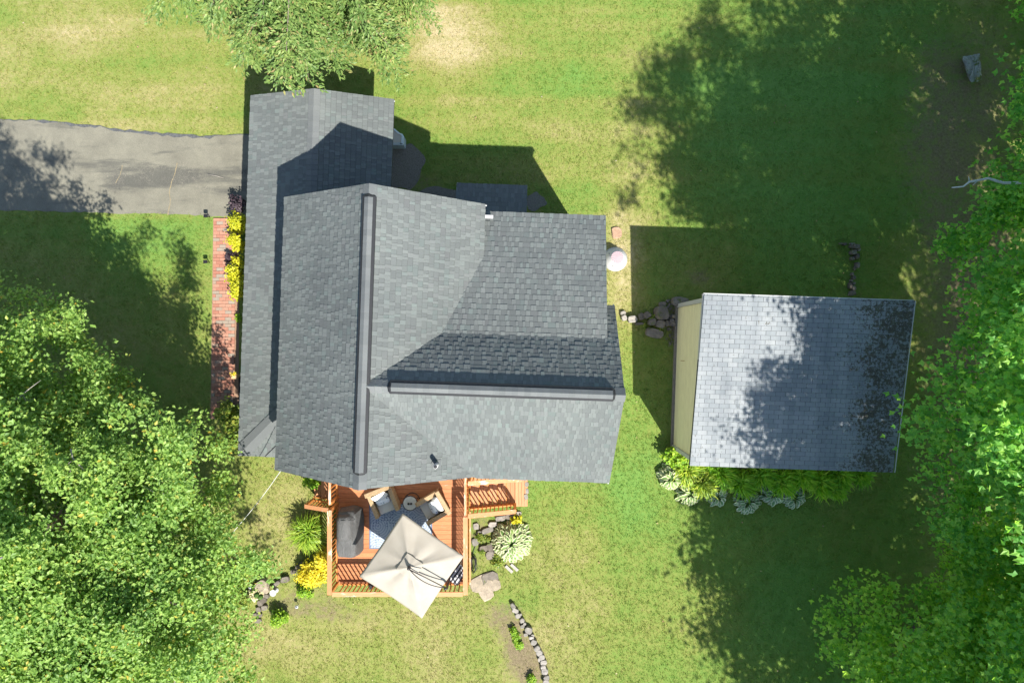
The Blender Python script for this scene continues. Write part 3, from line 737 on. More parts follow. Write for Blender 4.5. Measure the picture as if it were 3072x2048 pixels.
# ------------------------------------------------------------------ deck
DZ = .80
dx0, dx1, dy0, dy1 = -5.72, -1.40, -7.90, -3.46
deck = thing('deck', 'orange stained timber deck with railings behind the house', 'deck', (0, 0, 0))
pw = .138; n = int((dy1 - dy0) / (pw + .006)); st = (dy1 - dy0) / n
b = MB(); b.box((0, 0, 0), (dx1 - dx0, st - .007, .034)); plank_me = b.mesh('plank', M['deck'])
for k in range(n):
    o = link('plank', plank_me, deck); o.location = ((dx0 + dx1) / 2, dy0 + (k + .5) * st, DZ - .017 + random.uniform(-.0015, .0015))
b = MB(); b.span((dx0 + .02, dy0 + .02, DZ - .24), (dx1 - .02, dy0 + .06, DZ - .036)); b.span((dx0 + .02, dy0 + .06, DZ - .24), (dx0 + .06, dy1, DZ - .036)); b.span((dx1 - .06, dy0 + .06, DZ - .24), (dx1 - .02, dy1, DZ - .036))
b.build('joist_frame', M['baluster'], deck)
b = MB(); b.span((dx0 + .1, dy0 + .1, DZ - .30), (dx1 - .1, dy1 - .05, DZ - .25)); b.build('underside', M['underlay'], deck)
for x in (dx0 + .1, -3.6, dx1 - .1):
    for y in (dy0 + .1, -5.6):
        b = MB(); b.box((x, y, .25), (.1, .1, .5)); b.build('footing_post', M['baluster'], deck)
bal_me = {}
def rail(p, q, zp, zq, h=.98, spacing=.135, posts=(True, True), wide=.145, ns=False, name_top='rail_cap', parent=None):
    """railing from p to q whose base follows zp..zq"""
    parent = parent or deck
    p = Vector((p[0], p[1], zp)); q = Vector((q[0], q[1], zq)); d = q - p; L = d.length
    up = Vector((0, 0, 1)); e = d.normalized()
    b = MB(); b.bar(p + up * h - e * .02, q + up * h + e * .02, wide, .036); b.build(name_top, M['rail_ns' if ns else 'rail'], parent, bevel=.004)
    b = MB(); b.bar(p + up * (h - .07), q + up * (h - .07), .04, .085); b.build('upper_rail', M['baluster'], parent)
    b = MB(); b.bar(p + up * .10, q + up * .10, .04, .085); b.build('lower_rail', M['baluster'], parent)
    m = int(L / spacing); key = round(h, 3)
    if key not in bal_me:
        bb = MB(); bb.box((0, 0, h / 2 - .01), (.034, .034, h - .10)); bal_me[key] = bb.mesh('baluster', M['baluster'])
    rz = math.atan2(d.y, d.x); off = Vector((-math.sin(rz), math.cos(rz), 0)) * .038
    for k in range(1, m):
        o = link('baluster', bal_me[key], parent); o.location = p + d * (k / m) + off; o.rotation_euler = (0, 0, rz)
    for f, pt in zip(posts, (p, q)):
        if f:
            b = MB(); b.box(pt + up * (h / 2 - .03), (.088, .088, h - .0 - .07)); b.build('rail_post', M['baluster'], parent)
hz = .98
rail((dx0 + .05, dy0 + .05), (dx0 + .05, -5.26), DZ, DZ, ns=True)
rail((dx0 + .05, -5.05), (dx0 + .05, -3.9), DZ, DZ, ns=True, wide=.07)
rail((dx1 - .15, dy0 + .05), (dx0 + .15, dy0 + .05), DZ, DZ, posts=(False, False))
rail((dx1 - .05, -5.47), (dx1 - .05, dy0 + .05), DZ, DZ, ns=True)
rail((dx1 - .05, -3.6), (dx1 - .05, -5.40), DZ, DZ, ns=True, wide=.075)
b = MB(); b.bar((dx1 + .045, -5.5, DZ + .05), (dx1 + .045, dy0 + .05, DZ + .05), .04, .14); b.build('outer_board', M['rail_ns'], deck)
# east stairs
stx0, nst, run = dx1 + .02, 5, .295
for k in range(nst):
    zt = DZ - .135 * (k + 1)
    for j in range(2):
        b = MB(); b.box((stx0 + k * run + (j + .5) * run / 2, -4.93, zt - .017), (run / 2 - .008, .98, .034)); b.build('stair_tread', M['deck_ns'], deck)
    b = MB(); b.box((stx0 + k * run + .012, -4.93, zt + .055), (.024, .98, .11)); b.build('riser', M['baluster'], deck)
for y in (-4.42, -5.44):
    b = MB(); b.bar((stx0, y, DZ - .16), (stx0 + nst * run, y, .08), .04, .24); b.build('stringer', M['baluster'], deck)
rail((stx0 + .02, -5.44), (stx0 + nst * run, -5.44), DZ - .06, .16, posts=(False, True), wide=.14)
rail((stx0 + .02, -4.42), (stx0 + nst * run + .2, -4.42), DZ - .06, .12, posts=(True, True), wide=.14)
for k in range(4):
    b = MB(); b.box((stx0 + nst * run + .01 + (k + .5) * .105, -4.72, .075), (.097, 1.62, .034)); b.build('landing_plank', M['deck_ns'], deck)
# west stairs
for k in range(3):
    zt = DZ - .2 * (k + 1)
    for j in range(2):
        b = MB(); b.box((dx0 - .02 - k * .29 - (j + .5) * .145, -4.62, zt - .017), (.137, 1.1, .034)); b.build('stair_tread', M['deck_ns'], deck)
b = MB(); b.bar((dx0, -5.2, DZ - .2), (dx0 - .87, -5.2, .06), .04, .24); b.build('stringer', M['baluster'], deck)
rail((dx0 - .02, -5.24), (dx0 - .86, -5.24), DZ - .02, .30, posts=(False, True), wide=.13)

# ------------------------------------------------------------------ deck furniture
def pillow_mesh(name, w, h, t, mat):
    nu, nv = 14, 10; vs = []; fs = []
    for sgn in (1, -1):
        for j in range(nv + 1):
            for i in range(nu + 1):
                u, v = -1 + 2 * i / nu, -1 + 2 * j / nv
                k = (1 - abs(u) ** 2.6) ** .5 * (1 - abs(v) ** 2.6) ** .5
                pin = 1 - .06 * (u * u * v * v)
                vs.append((u * w / 2 * pin, v * h / 2 * pin, sgn * t / 2 * k))
    n1 = (nu + 1) * (nv + 1)
    for s_ in range(2):
        for j in range(nv):
            for i in range(nu):
                a = s_ * n1 + j * (nu + 1) + i; f = (a, a + 1, a + nu + 2, a + nu + 1); fs.append(f if s_ == 0 else f[::-1])
    b = MB(); b.add(vs, fs); return b.mesh(name, mat, True)
def armchair(px, py, face, label):
    x, y = W(px, py, DZ + .45); ch = thing('armchair', label, 'armchair', (x, y, DZ), face, 'wicker armchairs on the deck')
    # local: front is -Y, width X
    b = MB(); b.box((0, .02, .20), (.78, .74, .22)); b.build('base', M['wicker'], ch, bevel=.02)
    for s_ in (-1, 1):
        b = MB(); b.box((s_ * .345, -.02, .44), (.11, .76, .34)); b.box((s_ * .345, -.02, .62), (.135, .78, .035)); b.build('arm', M['wicker'], ch, bevel=.015)
        for yy in (-.34, .34):
            b = MB(); b.box((s_ * .34, yy, .05), (.05, .05, .1)); b.build('leg', M['dark_metal'], ch)
    b = MB(); R = Matrix.Rotation(-.18, 3, 'X'); b.box((0, .36, .52), (.80, .11, .62), M=R); b.box((0, .42, .83), (.82, .14, .035), M=R); b.build('backrest', M['wicker'], ch, bevel=.015)
    b = MB(); b.box((0, -.05, .375), (.56, .64, .13)); b.build('seat_cushion', M['cushion'], ch, True, bevel=.035)
    return ch
face1 = math.atan2(.37, .93); face2 = math.atan2(-.857, .514)
ch1 = armchair(1152, 1503, face1, 'wicker armchair with grey cushion to the left of the round side table')
ch2 = armchair(1299, 1520, face2, 'wicker armchair with grey cushion to the right of the round side table')
pm = pillow_mesh('pillow', .50, .44, .17, M['white_fabric']); lm = pillow_mesh('lumbar', .44, .25, .13, M['spotted'])
def on_chair(ch, name, me, loc, tilt, label, cat, rz=0, grp=None):
    o = link(name, me); R = Matrix.Translation(ch.location) @ Matrix.Rotation(ch.rotation_euler.z, 4, 'Z') @ Matrix.Translation(loc) @ Matrix.Rotation(rz, 4, 'Z') @ Matrix.Rotation(tilt, 4, 'X')
    o.matrix_world = R; return tag(o, label, cat, grp)
on_chair(ch1, 'pillow', pm, (-.02, .21, .63), 1.05, 'white pillow leaning on the back of the left wicker armchair', 'pillow', .1, 'white pillows')
on_chair(ch2, 'pillow', pm, (-.03, .20, .63), .95, 'white pillow leaning on the back of the right wicker armchair', 'pillow', -.05, 'white pillows')
on_chair(ch1, 'lumbar_pillow', lm, (0, .03, .56), .75, 'small spotted pillow on the left wicker armchair', 'pillow', .04, 'spotted pillows')
on_chair(ch2, 'lumbar_pillow', lm, (0, .01, .56), .75, 'small spotted pillow on the right wicker armchair', 'pillow', -.04, 'spotted pillows')
# side table
tx, ty = W(1230, 1509, DZ + .5)
tb_ = thing('side_table', 'round pale topped side table between the two armchairs', 'side table', (tx, ty, DZ))
b = MB(); b.lathe([(.20, .475), (.215, .478), (.215, .50), (.205, .505)], n=36); b.build('tabletop', M['table_white'], tb_)
b = MB()
for z_ in (.49, .02):
    b.tube([(.232 * math.cos(a_), .232 * math.sin(a_), z_) for a_ in [2 * math.pi * k / 36 for k in range(37)]], .012, 6)
b.build('frame_ring', M['dark_metal'], tb_)
for k in range(4):
    a_ = k * math.pi / 2 + .5; b = MB(); b.tube([(.232 * math.cos(a_), .232 * math.sin(a_), .0), (.232 * math.cos(a_), .232 * math.sin(a_), .49)], .01, 6); b.build('leg', M['dark_metal'], tb_)
for k, lab in ((-1, 'small dark ringed candle cup, the one nearer the left armchair'), (1, 'small dark ringed candle cup, the one nearer the right armchair')):
    b = MB(); b.lathe([(.030, 0), (.036, .05), (.030, .05), (.024, .012)], (tx + k * .042, ty - .005, DZ + .506), 18); tag(b.build('candle_cup', M['dark_metal'], None, True), lab, 'candle holder', 'candle cups on the side table')
# rug
rx0, ry1 = W(1108, 1510, DZ); rx1, ry0 = W(1297, 1645, DZ)
rug = thing('rug', 'blue patterned outdoor rug under the armchairs and umbrella', 'rug', ((rx0 + rx1) / 2, (ry0 + ry1) / 2, DZ + .002))
wx_, hy_ = rx1 - rx0, ry1 - ry0
b = MB(); b.box((0, 0, .005), (wx_, hy_, .008)); b.build('border', M['rug_border'], rug)
b = MB(); b.box((0, 0, .0075), (wx_ - .07, hy_ - .07, .008)); b.build('pile', M['rug'], rug)
# round table edge under the umbrella
x, y = W(1215, 1632, DZ + .7)
rt = thing('round_table', 'round dark rimmed table mostly hidden under the square umbrella', 'table', (x, y, DZ))
b = MB(); b.lathe([(.44, .68), (.47, .685), (.47, .715), (.455, .72)], n=40); b.build('tabletop', M['dark_metal'], rt)
b = MB(); b.lathe([(.42, .721), (.42, .724)], n=40); b.build('top_inlay', M['copper'], rt)
b = MB(); b.lathe([(.22, 0), (.22, .03), (.05, .06), (.05, .68)], n=20); b.build('pedestal', M['dark_metal'], rt)
# covered grill
gxc, gyc = W(1043, 1596, DZ + .6)
gr = thing('covered_grill', 'barbecue grill under a dark grey fabric cover beside the deck rail', 'grill', (gxc, gyc, DZ))
def loft(secs, n=40):
    vs = []; fs = []
    for (cx, cy, z_, hx_, hy2, ex, wob) in secs:
        for k in range(n):
            a_ = 2 * math.pi * k / n; ca, sa = math.cos(a_), math.sin(a_)
            x = math.copysign(abs(ca) ** ex, ca) * hx_; y = math.copysign(abs(sa) ** ex, sa) * hy2
            wv = 1 + wob * math.sin(9 * a_ + z_ * 2) + wob * .7 * math.sin(17 * a_ + 1)
            vs.append((cx + x * wv, cy + y * wv, z_))
    m = len(secs)
    for i in range(m - 1):
        for k in range(n): fs.append((i*n+k, i*n+(k+1)%n, (i+1)*n+(k+1)%n, (i+1)*n+k))
    fs.append(tuple((m-1)*n+k for k in range(n))); fs.append(tuple(range(n))[::-1]); return vs, fs
b = MB(); b.add(*loft([(.06, -.02, .03, .40, .80, .35, .035), (.05, -.02, .35, .38, .78, .35, .035), (.02, 0, .72, .34, .75, .35, .025), (.02, 0, .86, .32, .73, .4, .018), (.01, .02, .90, .29, .68, .45, .01), (.0, .22, .93, .26, .42, .45, .012), (-.02, .24, 1.06, .22, .38, .45, .015), (-.04, .25, 1.13, .14, .32, .5, .015), (-.05, .25, 1.15, .05, .2, .6, 0)]))
cv = b.build('cover', M['cover'], gr, False)
sm = cv.modifiers.new('soft', 'SUBSURF'); sm.levels = 1; sm.render_levels = 1
b = MB()
for y in (-.34, -.02, .5):
    b.tube([(-.29, y, .90 if y < .1 else 1.09), (0, y + .02, .912 if y < .1 else 1.15), (.28, y, .87 if y < .1 else 1.02), (.33, y - .02, .5)], .006, 5)
b.build('seam', M['black'], gr)
b = MB(); b.box((.06, -.40, .905), (.03, .03, .008)); b.build('buckle', M['white_plastic'], gr)
# cantilever umbrella
cor = [W(1207.5, 1538.7, 2.67), W(1391.9, 1667.7, 2.67), W(1266, 1854, 2.67), W(1077, 1728.5, 2.67)]
ucx, ucy = W(1228, 1700, 3.12)
um = thing('umbrella', 'square cream cantilever umbrella over the corner of the deck', 'umbrella', (ucx, ucy, DZ))
def per(tq):
    k = int(tq) % 4; f = tq - int(tq); a_, b2 = cor[k], cor[(k + 1) % 4]
    return Vector((a_[0] + (b2[0] - a_[0]) * f - ucx, a_[1] + (b2[1] - a_[1]) * f - ucy, 0)), f
NP, NR = 64, 14; vs = []; fs = []
for j in range(NR + 1):
    r_ = j / NR
    for k in range(NP):
        p, f = per(k * 4 / NP); q = abs((f * 2) % 1 - .5) * 2          # 1 on ribs (corner, mid edge), 0 between
        zc = 3.14 - (3.14 - 2.67) * (r_ ** .92) - (1 - q ** 1.2) * .050 * math.sin(math.pi * min(r_, 1) ** .8) - (.025 * math.sin(math.pi * f) * r_ ** 3)
        inn = 1 - .018 * math.sin(math.pi * f) * r_ ** 4
        zc += .012 * math.sin(13 * f + 5 * r_ + k) * (1 - r_) * r_ * 2
        vs.append((p.x * r_ * inn, p.y * r_ * inn, zc - DZ))
for j in range(NR):
    for k in range(NP):
        a_ = j * NP + k; b2 = j * NP + (k + 1) % NP; fs.append((a_, b2, b2 + NP, a_ + NP))
b = MB(); b.add(vs, fs); cn = b.build('canopy', M['canvas'], um, True)
so = cn.modifiers.new('thick', 'SOLIDIFY'); so.thickness = .006
# vent flap
b = MB(); vs = []; fs = []
for j in range(5):
    r_ = .02 + j / 4 * .24
    for k in range(32):
        p, f = per(k / 8); q = abs((f * 2) % 1 - .5) * 2
        vs.append((p.x * r_, p.y * r_, 3.135 + .02 - .47 * r_ - (1 - q) * .02 * j / 4 - DZ))
for j in range(4):
    for k in range(32): fs.append((j*32+k, j*32+(k+1)%32, (j+1)*32+(k+1)%32, (j+1)*32+k))
b.add(vs, fs); b.build('vent_flap', M['canvas'], um, True)
postx, posty = W(1336, 1760, 2.85); postx -= ucx; posty -= ucy
b = MB(); b.tube([(postx + .05, posty - .02, 0), (postx + .05, posty - .02, 2.1), (postx, posty, 2.2)], .035, 12); b.build('post', M['dark_metal'], um, True)
b = MB(); ctrl = Vector((postx * .5 - .10, posty * .5 - .16, 2.50))
pts = []
for k in range(13):
    u = k / 12; p0, p2 = Vector((postx, posty, 2.10)), Vector((0, 0, 2.44))
    pts.append(p0 * (1 - u) ** 2 + ctrl * 2 * u * (1 - u) + p2 * u * u)
b.tube(pts, .015, 8); b.build('arm', M['dark_metal'], um, True)
b = MB(); b.tube([(postx + .02, posty + .01, 2.14), (postx * .4 + .04, posty * .4 + .03, 2.45), (0, 0, 2.50)], .017, 8); b.build('arm', M['dark_metal'], um, True)
b = MB(); b.lathe([(.05, 2.34), (.055, 2.40), (.045, 2.48), (.03, 2.52)], n=16); b.build('hub', M['dark_metal'], um, True)
b = MB()
for k in range(8):
    p, f = per(k / 2); b.bar((0, 0, 3.02 - DZ), (p.x * .94, p.y * .94, 2.585 - DZ), .018, .018)
b.build('ribs', M['dark_metal'], um)
b = MB(); b.box((postx + .05, posty - .02, .03), (.62, .62, .06), .6); b.build('base', M['black'], um)
# striped bench cushion in the corner
x, y = W(1366, 1715, DZ + .35)
sc_ = thing('striped_cushion', 'black and white striped cushion in the railing corner below the umbrella', 'cushion', (x, y, DZ), math.radians(-35))
w_ = .60; ns_ = 11
for k in range(ns_):
    b = MB(); b.box((-w_ / 2 + (k + .5) * w_ / ns_, 0, .20), (w_ / ns_ if k % 3 else w_ / ns_, .62, .40 + (.004 if k % 2 else 0))); b.build('stripe', M['stripe_black' if k % 2 == 0 else 'stripe_white'], sc_)
# dark box on the deck under the umbrella's lower edge
x, y = W(1112, 1762, DZ + .3); b = MB(); b.box((x, y, DZ + .13), (.17, .14, .26)); b.box((x - .06, y, DZ + .27), (.05, .04, .03)); tag(b.build('storage_box', M['black'], None, bevel=.01), 'small black box on the deck floor against the lower railing', 'box')

# ------------------------------------------------------------------ scattered leaves (numpy)
def frames(nrm, rng, rnd=True):
    n = nrm / np.linalg.norm(nrm, axis=1, keepdims=True)
    a = rng.randn(len(n), 3); t_ = a - n * (a * n).sum(1, keepdims=True); t_ /= np.linalg.norm(t_, axis=1, keepdims=True)
    return np.stack([np.cross(t_, n), t_, n], 1)            # rows: x, y(length), z
def scatter(cent, R, size, base, faces):
    base = np.asarray(base, float); k = len(base)
    V = np.einsum('kj,njc->nkc', base, R) * size[:, None, None] + cent[:, None, :]
    F = np.asarray(faces)[None] + (np.arange(len(cent)) * k)[:, None, None]
    return V.reshape(-1, 3), F.reshape(-1, np.asarray(faces).shape[1])
LEAF = ([(0, 0, 0), (.32, .45, .06), (0, 1, -.10), (-.32, .45, .06)], [(0, 1, 2), (0, 2, 3)])
LEAF_R = ([(0, 0, 0), (.36, .28, .05), (.34, .68, .05), (0, 1, -.10), (-.34, .68, .05), (-.36, .28, .05)], [(0, 1, 2), (0, 2, 3), (0, 3, 4), (0, 4, 5)])
MAPLE3 = ([(0, 0, 0), (.52, .32, -.06), (.20, .50, .04), (0, 1, -.12), (-.20, .50, .04), (-.52, .32, -.06)], [(0, 1, 2), (0, 2, 3), (0, 3, 4), (0, 4, 5)])
MAPLE = ([(0, 0, 0), (.42, .05, -.05), (.26, .30, .04), (.62, .58, -.08), (.22, .62, .03), (0, 1.05, -.12), (-.22, .62, .03), (-.62, .58, -.08), (-.26, .30, .04), (-.42, .05, -.05)],
         [(0, 1, 2), (0, 2, 3), (0, 3, 4), (0, 4, 5), (0, 5, 6), (0, 6, 7), (0, 7, 8), (0, 8, 9)])
SPRIG = ([(0, 0, 0), (.19, .4, .03), (0, 1, 0), (-.19, .4, .03)], [(0, 1, 2), (0, 2, 3)])

def clumps_in(ell, n, rng, shell=.35, zmin=-1.0, wob=.2):
    """points in an ellipsoid, most near the surface, with an uneven outline"""
    c, r = np.array(ell[:3]), np.array(ell[3:6])
    d = rng.randn(n * 2, 3); d /= np.linalg.norm(d, axis=1, keepdims=True); d = d[d[:, 2] > zmin][:n]
    s_ = 1 + wob * (np.sin(d[:, 0] * 5 + ell[0]) * np.sin(d[:, 1] * 6 + ell[1]) + .7 * np.sin(d[:, 2] * 9 + 7 * d[:, 0]))
    rad = (shell + (1 - shell) * rng.rand(len(d)) ** .55) * s_
    return c + d * rad[:, None] * r, d
def leaf_cloud(cl, dirs, cr, per_, lsize, rng, base, up=.8, outw=.5, rnd=.55, flat=.5, keep=None):
    n = len(cl); crs = cr * (.65 + .7 * rng.rand(n))
    idx = np.repeat(np.arange(n), per_)
    off = rng.randn(len(idx), 3) * .5; off[:, 2] *= flat
    P = cl[idx] + off * crs[idx][:, None]
    nr = np.array([0, 0, up]) + dirs[idx] * outw + off * .35 + rng.randn(len(idx), 3) * rnd
    if keep is not None:
        m = keep(P); P, nr = P[m], nr[m]
    return scatter(P, frames(nr, rng), lsize * (.65 + .7 * rng.rand(len(P))), *base)

def limb_tubes(parent, trunk_top, cl, rng, n, r0, mat, name='branch'):
    pick = rng.choice(len(cl), n, replace=False)
    for i in pick:
        q = Vector(cl[i]); p = Vector(trunk_top) + Vector((0, 0, rng.uniform(-1.2, .6)))
        mid = p.lerp(q, .5) + Vector((rng.uniform(-.3, .3), rng.uniform(-.3, .3), rng.uniform(-.2, .5)))
        b = MB(); b.tube([p, p.lerp(mid, .5) + Vector((0, 0, .1)), mid, mid.lerp(q, .6) + Vector((rng.uniform(-.15, .15),) * 3), q], [r0, r0 * .75, r0 * .55, r0 * .35, r0 * .12], 6)
        b.build(name, mat, parent, True)

def broad_tree(name, label, base, ells, leafmat, seed, ncl, cr, per_, lsize, leaf, trunk_r, group=None, extra=None, twigs=0, keep=None, shell=.35, zmin=-.75, ttop=None, wobble=.2, **kw):
    rng = np.random.RandomState(seed); tr = thing(name, label, 'tree', (base[0], base[1], 0), 0, group)
    allc = []; alld = []
    vol = [e[3] * e[4] * e[5] for e in ells]
    for e, vv in zip(ells, vol):
        c_, d_ = clumps_in(e, int(ncl * vv / sum(vol)), rng, shell, zmin, wobble); allc.append(c_); alld.append(d_)
    cl = np.concatenate(allc) - np.array([base[0], base[1], 0]); dr = np.concatenate(alld)
    kp = None
    if keep: kp = lambda P: keep(P + np.array([base[0], base[1], 0]))
    V, F = leaf_cloud(cl, dr, cr, per_, lsize, rng, leaf, keep=kp, **kw)
    me = npmesh('crown', V, F, leafmat); link('crown', me, tr)
    top = ttop or (ells[0][2] * .75)
    b = MB(); b.tube([(0, 0, -.1), (.05, .03, top * .5), (.0, .0, top), (.1, .05, ells[0][2] + ells[0][5] * .5)], [trunk_r * 1.25, trunk_r, trunk_r * .75, trunk_r * .2], 10); b.build('trunk', M['bark'], tr, True)
    limb_tubes(tr, (0, 0, top), cl, np.random.RandomState(seed + 1), 16, trunk_r * .38, M['bark'])
    if twigs:
        r2 = random.Random(seed); up_ = np.where(dr[:, 2] > .1)[0]
        for k in range(twigs):
            q = Vector(cl[up_[r2.randrange(len(up_))]])
            v_ = Vector((r2.uniform(-1, 1), r2.uniform(-1, 1), r2.uniform(-.1, .25))); a_ = q + Vector((r2.uniform(-.2, .2), r2.uniform(-.2, .2), .16))
            b = MB(); b.tube([a_ - v_ * .35, a_ + Vector((r2.uniform(-.08, .08), r2.uniform(-.08, .08), .05)), a_ + v_ * .3 + Vector((r2.uniform(-.06, .06), r2.uniform(-.06, .06), 0)), a_ + v_ * .55 + Vector((r2.uniform(-.12, .12), r2.uniform(-.12, .12), 0))], [.022, .017, .012, .004], 5)
            b.tube([a_, a_ + Vector((v_.y, -v_.x, .1)) * .22, a_ + Vector((v_.y + v_.x, v_.y - v_.x, .1)) * .3], [.012, .009, .003], 4)
            b.build('twig', M['twig'], tr, True)
    return tr
TREE_SW = broad_tree('broadleaf_tree', 'large bright green broadleaf tree beside the front lawn and driveway', (-13.2, -5.2),
    [(-13.2, -5.4, 6.0, 5.1, 5.1, 4.7), (-9.2, -6.6, 4.5, 2.4, 3.0, 2.5), (-9.9, -10.0, 4.9, 2.8, 3.1, 3.0), (-13.5, -11.5, 6.0, 4.2, 4.0, 4.2), (-15.6, -2.0, 6.5, 2.9, 2.3, 3.2), (-10.7, -2.7, 4.2, 2.0, 1.9, 1.6), (-13.0, -.2, 4.0, 2.0, 1.5, 1.5), (-18.5, -6, 6, 4, 6, 4), (-10.7, -6.2, 5.6, 2.5, 3.2, 2.8), (-14.4, -1.5, 7.6, 2.8, 2.5, 2.7)],
    M['leaf_sw'], 101, 3100, .40, 165, .10, LEAF, .32, twigs=90, shell=.6, zmin=-.3, up=1.0, outw=.35, wobble=.28)
E1 = broad_tree('maple_tree', 'tall maple whose leafy boughs reach over the shed roof edge', (15.9, -3.0),
    [(15.9, -3.0, 8.4, 5.0, 5.4, 6.0), (12.9, -1.3, 5.4, 1.9, 1.9, 1.9), (13.4, -4.6, 5.4, 2.0, 1.8, 2.0), (13.3, 1.0, 5.6, 1.8, 1.5, 1.7), (14.1, -6.8, 9.2, 3.5, 3.6, 3.6), (13.2, -1.2, 11.0, 4.0, 3.8, 3.2)],
    M['leaf_e'], 202, 1150, .60, 105, .14, MAPLE3, .34, group='trees along the wooded edge', shell=.55, flat=.3, up=1.0, rnd=.5, wobble=.22)
E2 = broad_tree('maple_tree', 'lower yellow green tree in the corner nearest the bottom of the shady lawn', (13.8, -9.6),
    [(13.9, -9.6, 6.0, 4.4, 4.2, 5.2), (10.9, -8.6, 4.6, 1.8, 1.7, 1.9), (10.5, -10.8, 4.3, 2.1, 2.0, 1.9), (13.4, -9.0, 9.2, 3.3, 3.2, 3.2)],
    M['leaf_e2'], 303, 800, .58, 105, .135, MAPLE3, .28, group='trees along the wooded edge', shell=.55, flat=.3, up=1.0, rnd=.5, wobble=.22)
E3 = broad_tree('maple_tree', 'shaded tree with a bare grey branch near the stone block', (17.8, 4.2),
    [(17.6, 4.2, 8.0, 5.0, 4.8, 6.0), (14.4, 2.4, 4.0, 1.9, 2.2, 1.7), (15.6, 5.0, 4.2, 2.1, 1.7, 1.7)],
    M['leaf_e'], 404, 640, .60, 90, .145, MAPLE3, .3, group='trees along the wooded edge', shell=.55, flat=.3, up=1.0, rnd=.5, wobble=.22)
E4 = broad_tree('maple_tree', 'tree standing past the lower edge whose shadow crosses the lawn', (14.6, -15.2),
    [(14.6, -15.2, 7.0, 4.9, 4.6, 5.4)], M['leaf_e2'], 505, 420, .8, 60, .2, MAPLE3, .3, group='trees along the wooded edge', shell=.45)
E5 = broad_tree('maple_tree', 'dark leafy tree filling the corner beyond the stone block', (18.6, 10.2),
    [(18.0, 11.8, 4.8, 3.4, 3.2, 3.6), (18.2, 6.7, 4.2, 2.5, 2.0, 2.6)], M['leaf_e'], 606, 360, .58, 90, .145, MAPLE3, .22, group='trees along the wooded edge', shell=.5, flat=.35, up=1.0, rnd=.5)
b = MB(); k_ = [W3(2855, 563, 4.6), W3(2890, 560, 4.7), W3(2908, 546, 4.75), W3(2935, 541, 4.8), W3(2965, 535, 4.8), W3(3010, 549, 4.9), W3(3072, 548, 5.0), W3(3200, 545, 5.2)]
k_ = [(p[0] - 17.8, p[1] - 4.2, p[2]) for p in k_]; b.tube(k_, [.015, .022, .03, .03, .035, .04, .045, .06], 7)
b.tube([k_[2], (k_[2][0] - .05, k_[2][1] + .14, k_[2][2] + .05)], [.02, .006], 5); b.tube([k_[3], (k_[3][0] - .12, k_[3][1] - .12, k_[3][2] - .05)], [.02, .006], 5)
b.build('bare_branch', M['deadwood'], E3, True)

